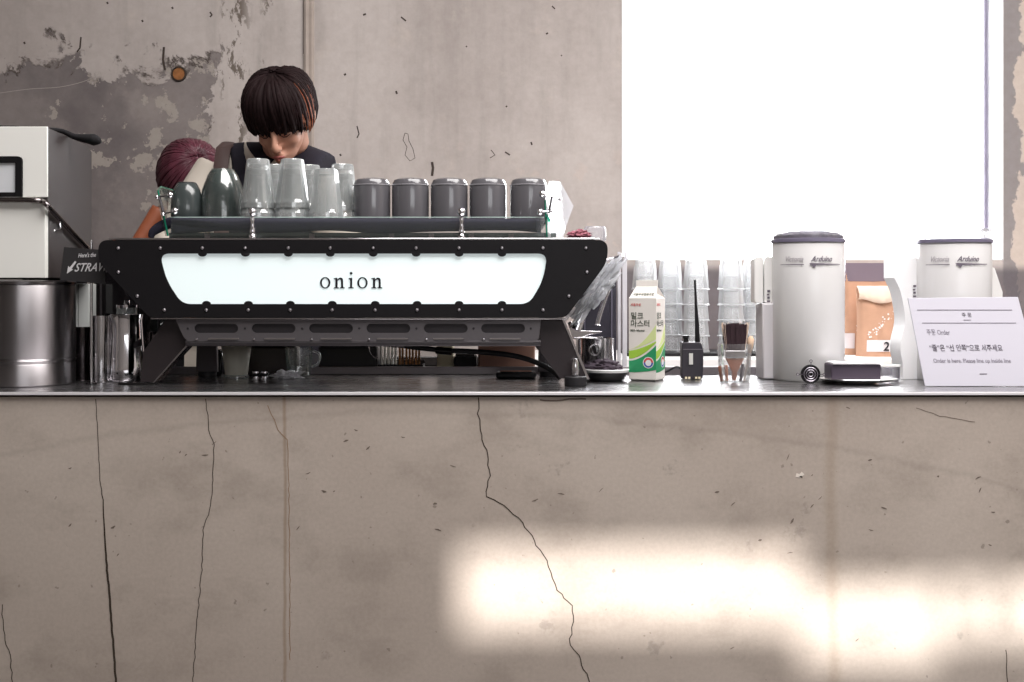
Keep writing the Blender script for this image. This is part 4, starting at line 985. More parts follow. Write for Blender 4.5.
# glass holding brushes
YBg = 2.72
gl = thing('brush_glass', 'clear glass holding the wide bristle brush and small tools', 'glass', (X(734.5, YBg), YBg, CT)); s_ = YBg/F; b = B(gl.location)
lathe_shell(b, gl.location, [(14.5*s_, 0), (15.5*s_, .004), (17*s_, 38*s_)], .002, 36); b.build('glass_wall', clear_mat('thin clear glass', (248, 248, 250), see=1., milky=.12, rough=.04), gl)
br = thing('wide_brush', 'wide dark bristle brush standing handle down in the clear glass', 'brush', W(735, 382, YBg)); o = br.location
b = B(o); b.prism(rounded([pm(*p, YBg) for p in [(732, 380), (736, 380), (737, 372), (742, 362), (744.5, 357), (725, 357), (727.5, 362), (732, 372)]], .002, 3), YBg-.005, YBg+.005, 'y'); b.build('handle', mat('varnished wood', (160, 106, 84), .4, var=.15, vscale=30), br, bevel=.0015)
b = B(o); b.box(X(724.6, YBg), X(745.2, YBg), YBg-.0075, YBg+.0075, Z(358, YBg), Z(350.5, YBg)); b.build('ferrule', steel, br, bevel=.001)
b = B(o); rnd = random.Random(3)
for k in range(170):
    u = rnd.uniform(-1, 1); v = rnd.uniform(-1, 1); base = Vector((X(735+u*9.4, YBg), YBg+v*.006, Z(351.5, YBg)))
    tip = Vector((X(735+u*12.2+rnd.uniform(-1, 1), YBg), YBg+v*.011, Z(323.6+abs(u)*1.5+rnd.uniform(-1.2, 1.5), YBg)))
    b.limb([base, (base+tip)/2+Vector((u*.0015, 0, 0)), tip], [.0016, .0019, .0009], 5)
b.build('dark_bristles', mat('dark bristle', (56, 38, 44), .7), br)
b = B(o)
for k in range(70):
    sg_ = rnd.choice((-1, 1)); u = sg_*rnd.uniform(.9, 1.02); v = rnd.uniform(-1, 1); base = Vector((X(735+u*9.4, YBg), YBg+v*.006, Z(350, YBg)))
    if k % 3 == 0: u = rnd.uniform(-1, 1); v = 1.1
    tip = Vector((X(735+u*12.9+rnd.uniform(-.3, .5), YBg), YBg+v*.012, Z(323+rnd.uniform(-1, 3), YBg)))
    b.limb([base, tip], [.0005, .0004], 4)
b.build('pale_bristles', mat('pale bristle', (232, 208, 190), .6), br)
t = thing('small_brush', 'small pale tipped brush leaning at the right inside the clear glass', 'brush', W(745, 381, YBg+.005)); b = B(t.location)
b.limb([W(744, 381, YBg+.005), W(749.5, 352, YBg+.005)], [.0025, .003], 8); b.build('handle', mat('pale handle', (214, 198, 190), .5), t)
b = B(t.location); b.limb([W(749.4, 353, YBg+.005), W(750, 345, YBg+.005), W(750.8, 339, YBg+.005), W(751, 336, YBg+.005)], [.004, .008, .008, .003], 12); b.build('bristle_tip', mat('beige bristle', (216, 186, 160), .8), t)
for k, (q0, q1, c_, nm, lb) in enumerate(((722, 719.5, (176, 112, 88), 'copper_stick', 'copper coloured stick at the far left inside the brush glass'), (727, 726, (190, 130, 104), 'copper_stick', 'copper coloured stick beside the wide brush handle inside the glass'), (740.5, 743, (58, 48, 60), 'black_tool', 'short black tool beside the small pale brush inside the glass'))):
    b = B(W(q0, 381, YBg-.006)); b.limb([W(q0, 381, YBg-.006), W(q1, 366-k, YBg-.006)], [.0035, .004], 8); tag(b.build(nm, mat(nm.replace('_', ' ')+str(k), c_, .4)), lb, 'stick' if k < 2 else 'tool')
# black wire guard disc with hooks
YD = 2.665
dk = thing('wire_guard', 'round black fan guard with concentric rings leaning on the tall white grinder', 'fan guard', W(811, 384, YD)); o = dk.location; cc = W(811, 374.3, YD); s_ = YD/F
b = B(o); b.lathe(cc, [(0, .004), (9.6*s_, .004), (9.6*s_, .0075), (0, .0075)], 40, 'y'); b.build('disc', black, dk)
for r in (2.2, 4.5, 6.8, 9.0):
    b = B(o); b.limb([cc+Vector((math.cos(a)*r*s_, .0015, math.sin(a)*r*s_)) for a in [2*PI*k/36 for k in range(37)]], .0009 if r < 9 else .0012, 6, up=(0, 1, 0)); b.build('ring', mat('grey wire', (176, 170, 180), .3, .8) if r < 9 else black, dk)
for a0 in (PI/2, PI, 0, ):
    d = Vector((math.cos(a0), 0, math.sin(a0))); b = B(o); b.limb([cc+d*2*s_, cc+d*12.3*s_], .0008, 6)
    q = cc+d*13.3*s_; b.limb([q+Vector((math.cos(a)*1.3*s_, 0, math.sin(a)*1.3*s_)) for a in [2*PI*k/12 for k in range(13)]], .0007, 6, up=(0, 1, 0)); b.build('hook', mat('dark wire', (90, 84, 92), .3, .8), dk)
# napkin box on a white plate
YN = 2.66
t = thing('white_plate', 'shallow white plate under the dark napkin box', 'plate', (X(858, 2.66), 2.66, CT)); b = B(t.location)
b.lathe(t.location, [(0, 0), (.036, 0), (.040, .0015), (.070, .006), (.086, .0105), (.087, .0118), (.069, .0085), (.04, .004), (0, .0035)], 56, sy=.75); b.build('plate_body', white_gloss, t)
t = thing('napkin_box', 'dark plum napkin box on the white plate', 'napkin box', (X(852, YN), YN, CT+.006)); b = B(t.location)
b.box(X(827.5, YN), X(877, YN), YN-.03, YN+.03, CT+.0105, Z(363.5, YN)); b.build('box_body', mat('dark plum leather', (62, 52, 66), .5), t, bevel=.003)
t = thing('napkin_stack', 'stack of white napkins lying on top of the dark napkin box', 'napkins', (X(855, YN), YN, Z(363.5, YN))); b = B(t.location)
n = 12; top_ = [(X(829+i*50/n, YN), Z(363.4, YN)+.0012*math.sin(i*.9)+.0035) for i in range(n+1)]
b.prism([(X(829, YN), Z(363.5, YN)+.0004), (X(878, YN), Z(363.5, YN)+.0004)]+top_[::-1], YN-.034, YN+.028, 'y'); b.build('napkin_sheets', paper, t)
t = thing('ribbed_glass', 'short ribbed glass between the napkin box and the right hand grinder', 'glass', (X(889, 2.74), 2.74, CT)); b = B(t.location); s_ = 2.74/F
n = 40; pr = [(9*s_, 0), (10*s_, 2*s_), (10.5*s_, 15*s_)]
vs_ = []; pf = [(0, 0)]+pr+[(9.5*s_, 15*s_), (9*s_, 3*s_), (0, 3*s_)]
for i in range(n):
    a = 2*PI*i/n; k = 1+.04*(i % 2)
    for r, z_ in pf: vs_.append((t.location.x+r*k*math.cos(a), t.location.y+r*k*math.sin(a), CT+z_))
m_ = len(pf); b.add(vs_, [(i*m_+k, ((i+1) % n)*m_+k, ((i+1) % n)*m_+k+1, i*m_+k+1) for i in range(n) for k in range(m_-1)]); b.build('glass_wall', clear_mat('grey ribbed glass', (196, 192, 204), see=.6, milky=.25), t)
b = B(t.location); b.lathe(t.location, [(10.3*s_, 14.2*s_), (11.2*s_, 14.4*s_), (11.2*s_, 16.2*s_), (10*s_, 16.2*s_)], 36); b.build('rim', white_gloss, t)

# ------------------------------------------------------------------ grinders
def cyl_text(txt, cx_, cy_, r, px0, py0, hpx, m, parent, shear=.0, bold=0., wide=1., name='lettering', Yr=2.72, align='CENTER'):
    s_ = Yr/F; me = textmesh(txt, hpx*s_/.72, align, shear, .0001, bold); o = parent.location
    a0 = -math.atan2(cx_, cy_)+math.asin(max(-.99, min(.99, (px0*cy_/F-CX*cy_/F-cx_)/r)))
    def fn(c): a = a0+c.x*wide/r; rr_ = r+.0006+c.z; return Vector((cx_+rr_*math.sin(a), cy_-rr_*math.cos(a), Z(py0, Yr)+c.y))-o
    return put_mesh(me, fn, name, m, parent)
grey_band = mat('lilac grey collar', (112, 106, 126), .35)
def grinder(name, label, px, top, textx, beans, kind):
    Yc_ = 2.785; s_ = Yc_/F; r = 36.2*s_; cx_ = X(px, Yc_)
    t = thing(name, label, 'coffee grinder', (cx_, Yc_, CT)); c = Vector(t.location); H = Z(top, Yc_)-CT
    b = B(c); b.lathe(c, [(0, 0), (r-.004, 0), (r-.002, .004), (r-.001, H-.005), (r-.003, H), (0, H)], 72); b.build('body', mat('grinder white', (214, 212, 212), .28, coat=.2), t)
    b = B(c); b.lathe(c, [(r-.004, H), (r+.001, H), (r+.001, H+.0075), (r-.003, H+.009), (r-.02, H+.0095), (0, H+.0095)], 72); b.build('collar', grey_band, t)
    b = B(c); b.lathe(c, [(r-.003, H+.0095), (r-.003, H+.030), (r-.005, H+.030), (r-.005, H+.0095)], 72); b.build('hopper', clear_mat('clear hopper', (244, 244, 250), see=1., milky=.1), t)
    b = B(c); b.lathe(c, [(0, H+.0305), (r-.001, H+.0305), (r-.001, H+.0325), (.008, H+.0345), (.006, H+.038), (0, H+.038)], 72); b.build('lid', clear_mat('clear lid', (238, 238, 246), see=.8, milky=.2), t)
    if beans:
        from mathutils import noise as nz
        b = B(c); pf = [(r*.97-.001, H+.0098), (r*.94, H+.016), (r*.8, H+.022), (r*.55, H+.0262), (r*.25, H+.027), (0, H+.0272)]; b.lathe(c, pf, 72)
        b.v = [v+Vector((0, 0, .0016*nz.noise(v*160))) for v in b.v]; o_ = b.build('coffee_beans', mat('bean lilac brown', (104, 98, 112), .6, bump=1., bscale=220, var=.3, vscale=120), t); o_['kind'] = 'stuff'
    cyl_text('Victoria', cx_, Yc_, r, textx-14, 261.5, 5.4, mat('faint grey script', (176, 170, 176), .4), t, .45, .0002, .82)
    cyl_text('Arduino', cx_, Yc_, r, textx+13, 261.5, 5.4, mat('script ink', (104, 96, 108), .4), t, .45, .0003, .86)
    Yr = 2.71
    def strip(x0_, x1_, y0_, w0_, w1_, m):
        n = 12; vs = []
        for i in range(n+1):
            u = i/n; q = x0_+(x1_-x0_)*u; w_ = (w0_+(w1_-w0_)*u)*.5*s_; a = -math.atan2(cx_, Yc_)+math.asin(max(-.99, min(.99, (X(q, Yc_)-cx_)/r)))
            for z_ in (Z(y0_, Yr)-w_, Z(y0_, Yr)+w_): vs.append((cx_+(r+.0007)*math.sin(a), Yc_-(r+.0007)*math.cos(a), z_))
        b.add(vs, [(2*i, 2*i+2, 2*i+3, 2*i+1) for i in range(n)])
    b = B(c); strip(textx-26, textx-4, 264.5, .5, .9, None); strip(textx+2, textx+30, 264.2, 2.2, .6, None)
    n_ = 6; pts_ = [(textx+1, 263.2), (textx+9, 263.2), (textx+6, 267.8)]; vs = []
    for q, yv in pts_: a = -math.atan2(cx_, Yc_)+math.asin(max(-.99, min(.99, (X(q, Yc_)-cx_)/r))); vs.append((cx_+(r+.0009)*math.sin(a), Yc_-(r+.0009)*math.cos(a), Z(yv, Yr)))
    b.add(vs, [(0, 1, 2)]); b.build('winged_underline', mat('script ink', (104, 96, 108), .4), t, smooth=0)
    if kind == 'handle':
        b = B(c); b.box(X(759, 2.82), X(776, 2.82), 2.78, 2.86, CT, Z(303, 2.82)); b.build('side_housing', mat('grey white housing', (206, 202, 206), .4), t, bevel=.004)
        for q0, q1 in ((753.5, 762.3), (763.5, 772.5)):
            b = B(c); b.prism(rounded([pm(q0, 256.5, 2.80), pm(q1, 256.5, 2.80), pm(q1, 303.5, 2.80), pm(q0, 303.5, 2.80)], .009, 6), 2.79, 2.835, 'y'); b.build('side_grip', white_gloss, t, bevel=.002)
        q0, py_, Yt = 766, 302, 2.789
    else:
        prof = [(889, 258), (920, 258), (920, 383), (897, 383), (897.5, 365), (895, 345), (899.5, 322), (898, 305), (894.5, 290), (889, 278)]
        pp = [(p.x, p.y) for p in spline([Vector((*pm(*q, 2.84), 0)) for q in prof[3:]], 5)]+[pm(889, 258, 2.84), pm(920, 258, 2.84), pm(920, 383, 2.84)]
        pp = [(x_, max(z_, CT)) for x_, z_ in pp]
        b = B(c); b.prism(pp, 2.80, 2.88, 'y'); b.build('side_housing', mat('side white', (244, 243, 244), .4), t, smooth=15)
        b = B(c); b.prism([pm(*q, 2.80) for q in [(988, 266), (993, 268), (1001, 292), (1001, 300), (988, 300)]], 2.79, 2.83, 'y'); b.build('side_grip', white_gloss, t, bevel=.001)
        q0, py_, Yt = 912, 297, 2.799
    b = B(t.location)
    for k_ in range(4): zz_ = Z(py_, Yt)+k_*.0078; b.box(X(q0, Yt)+.002+.001*(k_ % 2), X(q0, Yt)+.0095-.001*(k_ % 3), Yt-.0012, Yt-.0004, zz_, zz_+(.0048 if k_ % 2 else .0036))
    b.build('side_marking', mat('script ink', (104, 96, 108), .4), t)
    return t
grinder('coffee_grinder', 'tall white cylindrical coffee grinder with beans in its clear hopper', 808, 243, 808, True, 'handle')
grinder('coffee_grinder', 'white cylindrical coffee grinder standing behind the leaning order notice', 954, 243.5, 954, False, 'wavy')

# ------------------------------------------------------------------ order notice, leaning back on its foot
YO = 2.575
nt_ = thing('order_notice', 'white order notice with Korean and English text leaning at the right end', 'notice', (X(980, YO), YO, CT)); no = nt_.location
lean_a = math.radians(9)
def nl(x_, z_, dz_=0.):                              # board plane, leaning away from the customer
    h = z_-CT; return Vector((x_, YO+h*math.tan(lean_a)-.0006-dz_, z_))
def npx(px, py):
    """point of the board seen at px,py"""
    Y_ = YO
    for _ in range(4): Y_ = YO+max(0, Z(py, Y_)-CT)*math.tan(lean_a)
    return Vector((X(px, Y_), Y_, max(CT+.001, Z(py, Y_))))
b = B(no); q = [npx(908, 298), npx(1018, 297), npx(1042, 386.4), npx(925, 386.4)]
b.add(q+[v+Vector((0, .004, 0)) for v in q], [(0, 1, 2, 3), (7, 6, 5, 4), (0, 4, 5, 1), (1, 5, 6, 2), (2, 6, 7, 3), (3, 7, 4, 0)]); b.build('board', mat('notice board white', (206, 203, 214), .45), nt_, smooth=0, bevel=.0005)
b = B(no); b.prism([(YO+.0045, CT+.0004), (YO+.06, CT+.0004), (YO+.06, CT+.003), (YO+.0055, CT+.003)], X(935, YO), X(1030, YO), 'x'); b.build('stand_foot', pane_m, nt_)
def ntext(txt, px, py, hpx, m, bold=0., wide=1., align='LEFT'):
    p = npx(px, py); s_ = p.y/F; me = textmesh(txt, hpx*s_/.72, align, 0, .0001, bold)
    def fn(c): x_ = p.x+c.x*wide-c.y*.18; z_ = p.z+c.y; return nl(x_, z_, c.z)-no
    put_mesh(me, fn, 'lettering', m, nt_)
gi, di = mat('light grey print', (138, 132, 145), .6), mat('mid grey print', (92, 86, 98), .6)
ntext('주 문', 967, 316.5, 3.4, di, 0, 1., 'CENTER')
ntext('주문 Order', 927, 334.5, 4.8, gi, .0, .74)
ntext('“줄”은 “선 안쪽”으로 서주세요', 930, 350.5, 5.2, di, .0001, .80)
ntext('Order is here. Please line up inside line', 933.5, 362.5, 4.0, gi, .0001, .88)
for x0_, x1_, y_, w_, m in ((917, 1012, 310, .9, gi), (922, 1016, 323, .8, gi), (963.5, 971, 320, .7, gi), (979.5, 987, 374, .9, di)):
    b = B(no); a_, c_ = npx(x0_, y_), npx(x1_, y_); hh = w_*.5*YO/F
    b.add([a_+Vector((0, -.0006, -hh)), c_+Vector((0, -.0006, -hh)), c_+Vector((0, -.0004, hh)), a_+Vector((0, -.0004, hh))], [(0, 1, 2, 3)]); b.build('rule_line', m, nt_, smooth=0)

# ------------------------------------------------------------------ on the back counter
YT = 3.90
trb = thing('cup_tray', 'long black tray under the stacks of clear plastic cups', 'tray', (X(695, YT), YT, CT)); b = B(trb.location)
b.box(X(626, 3.80), X(764, 3.80), 3.79, 4.03, CT, CT+.010); b.build('tray_body', black, trb, bevel=.003)
Hc = .100; rt, rb_ = .0325, .0425
def pcup(loc):
    b = B(loc); pf = [(0, Hc), (rt-.004, Hc), (rt, Hc-.004), (rt+.0015, Hc-.018), (rt+.003, Hc-.02), (rb_-.001, .006), (rb_+.0005, .0055), (rb_+.0025, .003), (rb_+.0015, 0), (rb_-.0005, .001), (rb_-.0018, .006), (rt+.0015, Hc-.022), (rt-.0015, Hc-.006), (0, Hc-.0025)]
    n = 48; vs = []
    for i in range(n):
        a = 2*PI*i/n
        for k, (r, z_) in enumerate(pf):
            f = 1+(.012 if (i % 4 < 2 and 4 <= k <= 5) else 0); vs.append((loc[0]+r*f*math.cos(a), loc[1]+r*f*math.sin(a), loc[2]+z_))
    m_ = len(pf); b.add(vs, [(i*m_+k, ((i+1) % n)*m_+k, ((i+1) % n)*m_+k+1, i*m_+k+1) for i in range(n) for k in range(m_-1)])
    return b.build('plastic_cup', plastic_cup, smooth=35)
pc = None
for si, (q, Y_, nm) in enumerate(((645, 3.85, 'directly behind the milk carton'), (670, 3.94, 'between the milk carton and the radio aerial'), (696, 3.85, 'behind the radio aerial'), (731, 3.85, 'behind the wide bristle brush'), (754, 3.93, 'nearest the tall white grinder'))):
    for k in range(5):
        loc = Vector((X(q, Y_), Y_, CT+.0105+k*.0505)); lab = 'clear plastic cup in the nested stack '+nm
        if pc is None: pc = pcup(loc); o = pc; tag(pc, lab, 'cup', 'plastic cups in the stack '+nm)
        else:
            o = pc.copy(); COL.objects.link(o); o.location = loc; o['label'] = lab; o['group'] = 'plastic cups in the stack '+nm
        o.rotation_euler.z = random.random()*3
# coffee bags
def bag(name, label, q0, q1, ytop, ybase, Y_, seedn, band, fold):
    from mathutils import noise as nz
    t = thing(name, label, 'coffee bag', (X((q0+q1)/2, Y_), Y_, CT)); c = Vector(t.location); wv = (X(q1, Y_)-X(q0, Y_))/2; H = Z(ytop, Y_)-CT
    b = B(c); nx, nz_ = 16, 22
    def pt(u, v, sgn):
        dpt = .030*(1-(v**3))*max(0, 1-abs(u)**4)**.5+.002; x_ = wv*u*(1-.05*math.sin(v*PI)); k = nz.noise(Vector((u*2.1, v*4, seedn)))
        return (c.x+x_, c.y+sgn*(dpt+.006*k*(1-abs(u))), CT+H*v+.002*k*v)
    vs = [pt(-1+2*i/nx, j/nz_, s) for s in (-1, 1) for j in range(nz_+1) for i in range(nx+1)]
    m_ = (nx+1)*(nz_+1); fs = []
    for s in (0, 1):
        for j in range(nz_):
            for i in range(nx):
                a = s*m_+j*(nx+1)+i; f = (a, a+1, a+nx+2, a+nx+1); fs.append(f if s == 0 else f[::-1])
    for j in range(nz_):
        for i in (0, nx): a = j*(nx+1)+i; fs.append((a, a+nx+1, a+m_+nx+1, a+m_))
    for i in range(nx):
        for j in (0, nz_): a = j*(nx+1)+i; fs.append((a, a+1, a+m_+1, a+m_))
    b.add(vs, fs); b.build('bag_body', kraft, t, smooth=50)
    def onface(u, v, d=.0015): p = pt(u, v, -1); return Vector((p[0], p[1]-d, p[2]))
    def patch(name, m, u0, u1, v0, v1, d=.0015, n=8, vv=None):
        b = B(c); vs = []
        for j in range(n+1):
            for i in range(n+1):
                u = u0+(u1-u0)*i/n; v = v0+(v1-v0)*j/n; vs.append(onface(u, v, d))
        b.add(vs, [(j*(n+1)+i, j*(n+1)+i+1, (j+1)*(n+1)+i+1, (j+1)*(n+1)+i) for j in range(n) for i in range(n)]); return b.build(name, m, t, smooth=50)
    if band: patch('dark_band', kraftd, -.99, .99, .80, 1.0)
    patch('paper_label', mat('bag label', (222, 214, 216), .6), -.62 if fold else -.98, .75 if fold else -.6, .07, .235, .002)
    rnd = random.Random(seedn); b = B(c); dotm = mat('white dots', (240, 232, 228), .6)
    for k in range(46):
        w_ = rnd.random(); u = -.55+1.5*w_; v = .30+.38*w_**1.2+rnd.gauss(0, .035)
        if abs(u) > .95: continue
        p = onface(u, min(v, .8), .0018); r = rnd.choice((.0012, .0018, .003)); b.lathe(p, [(0, -.0004), (r, 0)], 8, 'y')
    b.build('printed_dots', dotm, t, smooth=0)
    if fold:
        b = B(c); n = 10; vs = []
        for j, (v, d) in enumerate(((1.0, .004), (.97, .012), (.86, .020), (.80, .016), (.78, .006))):
            for i in range(n+1):
                u = -1+2*i/n; wob = .03*math.sin(u*3+1)*(j > 1); p = onface(u*.99, min(1, v-wob), d*(1+.3*math.sin(u*5))); vs.append(p)
        b.add(vs, [(j*(n+1)+i, j*(n+1)+i+1, (j+1)*(n+1)+i+1, (j+1)*(n+1)+i) for j in range(4) for i in range(n)]); b.build('folded_top', mat('bright kraft', (238, 214, 194), .5), t, smooth=60)
        p = onface(.18, .085, .003); me = textmesh('2', .040, 'LEFT', .1, .0002, .0006)
        put_mesh(me, lambda v: Vector((p.x+v.x-c.x, p.y-v.z-.004-c.y, p.z+v.y-c.z)), 'lettering', inkm, t)
    return t
bag('coffee_bag', 'brown paper coffee bag with a dark band along its top edge', 842, 890, 263, 361, 3.90, 3, True, False)
bag('coffee_bag', 'brown paper coffee bag with folded top and a label marked 2', 856, 896, 286, 362, 3.80, 9, False, True)

# ================================================================== PEOPLE
def head_shapes(b, c, R, s=1.):
    def L(p): return c+R @ (Vector(p)*s)
    def bl(p, r): b.ball(L(p), tuple(q*s for q in (r if isinstance(r, tuple) else (r, r, r))), R=R, seg=18, rings=12)
    bl((0, .012, .032), (.076, .094, .086)); bl((0, -.028, -.026), (.063, .060, .076)); bl((0, -.044, -.072), (.044, .042, .034)); bl((0, -.070, -.094), (.021, .017, .016))
    for k in (-1, 1):
        bl((k*.034, -.056, -.034), (.025, .024, .026)); bl((k*.029, -.0775, -.008), (.0155, .0105, .0095)); bl((k*.0105, -.099, -.047), (.0085, .009, .007))
        b.limb([L((k*.012, -.088, .010)), L((k*.030, -.089, .014)), L((k*.048, -.078, .008))], [.008*s, .008*s, .006*s], 8)
        b.limb([L((k*.076, .002, .008)), L((k*.085, .012, .020)), L((k*.089, .020, .006)), L((k*.086, .014, -.016)), L((k*.077, .002, -.030))], [.007*s, .008*s, .008*s, .007*s, .006*s], 8); bl((k*.079, .006, -.006), (.008, .016, .024))
    b.limb([L((0, -.086, .006)), L((0, -.100, -.022)), L((0, -.1105, -.042))], [.008*s, .009*s, .0115*s], 12); bl((0, -.1085, -.044), .0115)
    bl((0, -.0905, -.067), (.021, .0115, .0055)); bl((0, -.0895, -.0765), (.018, .011, .0065))
def hand_shapes(b, w, d, up, side, s=1., curl=.6):
    """palm and five bent fingers; w wrist, d pointing along the hand, up back of the hand, side = thumb side (+-1)"""
    d = d.normalized(); up = (up-d*up.dot(d)).normalized(); lat = d.cross(up)*side
    b.limb([w-d*.02, w+d*.01, w+d*.045, w+d*.085], [.024*s, .026*s, .037*s, .036*s], 14, flat=.42, up=up)
    for k, (off, ln) in enumerate(((.028, .068), (.0095, .076), (-.0095, .071), (-.027, .056))):
        p = w+d*.082*s+lat*off*s; pts = [p-d*.02]; a = 0
        for j, f in enumerate((.45, .32, .23)):
            a += curl*(.5+.35*j); p = pts[-1] if j else p; dd = d*math.cos(a)-up*math.sin(a); pts.append((p if j == 0 else pts[-1])+dd*ln*f*s+(lat*off*.05))
        b.limb(pts, [.0092*s, .009*s, .0082*s, .0068*s], 10)
    t0 = w+d*.022+lat*.022; b.limb([t0, t0+(d*.6+lat*.7)*.035*s-up*.006, t0+(d*.85+lat*.62)*.062*s-up*.016, t0+(d*.95+lat*.45)*.085*s-up*.026], [.014*s, .0115*s, .0105*s, .008*s], 10)
def hair_shell(c, R, ctr, rad, end, nexp=2.3, nphi=72, nth=14):
    def P_(phi, th, k=1.):
        pw = lambda t: math.copysign(abs(t)**(2./nexp), t)
        return c+R @ (Vector(ctr)+Vector((rad[0]*k*pw(math.sin(th))*pw(math.cos(phi)), rad[1]*k*pw(math.sin(th))*pw(math.sin(phi)), rad[2]*k*pw(math.cos(th)))))
    vs = []
    for i in range(nphi):
        phi = 2*PI*i/nphi; e = end(phi)
        for j in range(nth+1): vs.append(P_(phi, e*j/nth, .955))
    m_ = nth+1; fs = [(i*m_+j, ((i+1) % nphi)*m_+j, ((i+1) % nphi)*m_+j+1, i*m_+j+1) for i in range(nphi) for j in range(nth)]
    return P_, vs, fs

# ---- barista
HCn = Vector((X(281.5, 3.30), 3.30, Z(118, 3.30))); HR = Matrix.Rotation(math.radians(-6), 3, 'Z') @ Matrix.Rotation(math.radians(34), 3, 'X') @ Matrix.Rotation(math.radians(-3), 3, 'Y')
bar = thing('person', 'barista in white shirt and dark vest with head bowed behind the coffee machine', 'person', (-.70, 3.50, 0)); po = bar.location
shL, shR = Vector((-.848, 3.43, 1.488)), Vector((-.556, 3.42, 1.470))
elL, elR = Vector((-.968, 3.37, 1.262)), Vector((-.475, 3.38, 1.225))
wrL, wrR = Vector((-.83, 3.17, 1.155)), Vector((-.585, 3.17, 1.150))
neck = Vector((-.70, 3.45, 1.495))
b = B(po); head_shapes(b, HCn, HR)
b.limb([HCn+HR @ Vector((0, .03, -.04)), HCn+HR @ Vector((0, .045, -.085)), neck+Vector((0, 0, .02)), neck-Vector((0, -.01, .08))], [.052, .052, .058, .08], 18)
b.limb([shL, neck+Vector((-.05, 0, -.01)), neck+Vector((.05, 0, -.01)), shR], [.05, .055, .055, .05], 14)
b.ball((-.70, 3.47, 1.36), (.15, .095, .17)); b.ball((-.70, 3.50, 1.12), (.13, .09, .18)); b.ball((-.70, 3.53, .96), (.14, .10, .12))
for sh, el, wr, k in ((shL, elL, wrL, -1), (shR, elR, wrR, 1)):
    b.limb([sh, sh.lerp(el, .5), el, el.lerp(wr, .35), wr], [.048, .043, .036, .037, .025], 14)
    hand_shapes(b, wr, Vector((-k*.25, -1, -.15)), Vector((0, -.1, 1)), -k*-1 if k < 0 else -1)
for k in (-1, 1):
    hp = Vector((-.70+k*.09, 3.53, .92)); b.limb([hp, Vector((-.70+k*.10, 3.50, .52)), Vector((-.70+k*.105, 3.52, .46)), Vector((-.70+k*.11, 3.54, .28)), Vector((-.70+k*.11, 3.56, .07))], [.085, .058, .055, .054, .036], 14)
    b.limb([Vector((-.70+k*.11, 3.57, .045)), Vector((-.70+k*.115, 3.50, .035)), Vector((-.70+k*.12, 3.42, .022))], [.034, .032, .02], 12)
remesh(b.build('body', skin, bar), .0058, 5)
lp = B(po)
def HL(p): return HCn+HR @ Vector(p)
lp.limb([HL((-.019, -.0955, -.0715)), HL((-.008, -.1015, -.0695)), HL((0, -.1025, -.0705)), HL((.008, -.1015, -.0695)), HL((.019, -.0955, -.0715))], [.0012, .0032, .0034, .0032, .0012], 8)
lp.limb([HL((-.016, -.0955, -.075)), HL((0, -.1015, -.0775)), HL((.016, -.0955, -.075))], [.0012, .0042, .0012], 8); lp.build('lips', lipm, bar)
for k in (-1, 1):
    e = B(po); e.limb([HL((k*.015, -.0845, -.012)), HL((k*.024, -.0888, -.0165)), HL((k*.033, -.0880, -.0165)), HL((k*.043, -.0800, -.012))], [.0008, .0014, .0015, .0008], 6); e.build('eyelashes', lashm, bar)
    e = B(po); e.limb([HL((k*.014, -.0955, .014)), HL((k*.030, -.0965, .020)), HL((k*.047, -.085, .014))], [.0022, .003, .0014], 8); e.build('eyebrow', hairm, bar)
def end_b(phi):
    f = max(0., -math.sin(phi)); bk = max(0., math.sin(phi)); sd_ = abs(math.cos(phi))
    return math.radians(104+3*f*f+26*sd_**4*(1-f**2)+42*bk**2)
P_, vs, fs = hair_shell(HCn, HR, (0, .010, .030), (.0905, .108, .1), end_b, 2.6)
b = B(po); b.add(vs, fs); rnd = random.Random(21)
for pas in range(3):
    for i in range(78):
        phi = 2*PI*(i+rnd.random())/78
        if abs(((phi+.25+PI) % (2*PI))-PI) < .28 and pas: continue
        e = end_b(phi)+rnd.uniform(-.05, .10); t0 = rnd.uniform(.05, .5); k = rnd.uniform(.97, 1.03); dp = rnd.uniform(-.12, .12)
        pts = [P_(phi+dp*(j/7)**2, t0+(e-t0)*j/7, k if j < 6 else k*(1.0-.02*(j-5))) for j in range(8)]
        b.limb(pts, [.003, .007, .0085, .009, .009, .0085, .007, .0015], 7, flat=.6)
b.build('hair', hairm, bar, smooth=180)
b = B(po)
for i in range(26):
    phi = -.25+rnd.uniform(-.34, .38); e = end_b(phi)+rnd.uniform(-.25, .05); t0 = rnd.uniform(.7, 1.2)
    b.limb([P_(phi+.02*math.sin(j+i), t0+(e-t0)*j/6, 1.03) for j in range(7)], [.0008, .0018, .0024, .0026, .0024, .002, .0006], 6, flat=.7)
b.build('backlit_strands', backlit, bar, smooth=180)  # window rim light on the hair put into orange-brown strand colour
def torso(b, g, L_, R_):
    b.ball((-.70, 3.47, 1.36), (.165+g, .115+g, .185)); b.ball((-.70, 3.50, 1.12), (.145+g, .108+g, .20)); b.ball((-.70, 3.53, .99), (.155+g, .118+g, .12))
    b.limb([L_, neck+Vector((-.075, 0, .0)), neck+Vector((.075, 0, .0)), R_], [.056+g, .062+g, .062+g, .056+g], 16)
b = B(po); torso(b, 0, shL, shR)
for sh, el, wr in ((shL, elL, wrL), (shR, elR, wrR)):
    b.limb([sh, sh.lerp(el, .35), sh.lerp(el, .7), el, el.lerp(wr, .4), el.lerp(wr, .9)], [.070 if sh is shL else .056, .071, .068, .062, .050, .035], 16)
remesh(b.build('shirt', shirtm, bar), .008, 5)
b = B(po); torso(b, .016, Vector((-.822, 3.43, 1.492)), Vector((-.542, 3.42, 1.466)))
remesh(b.build('vest', apronm, bar), .008, 4)
b = B(po)
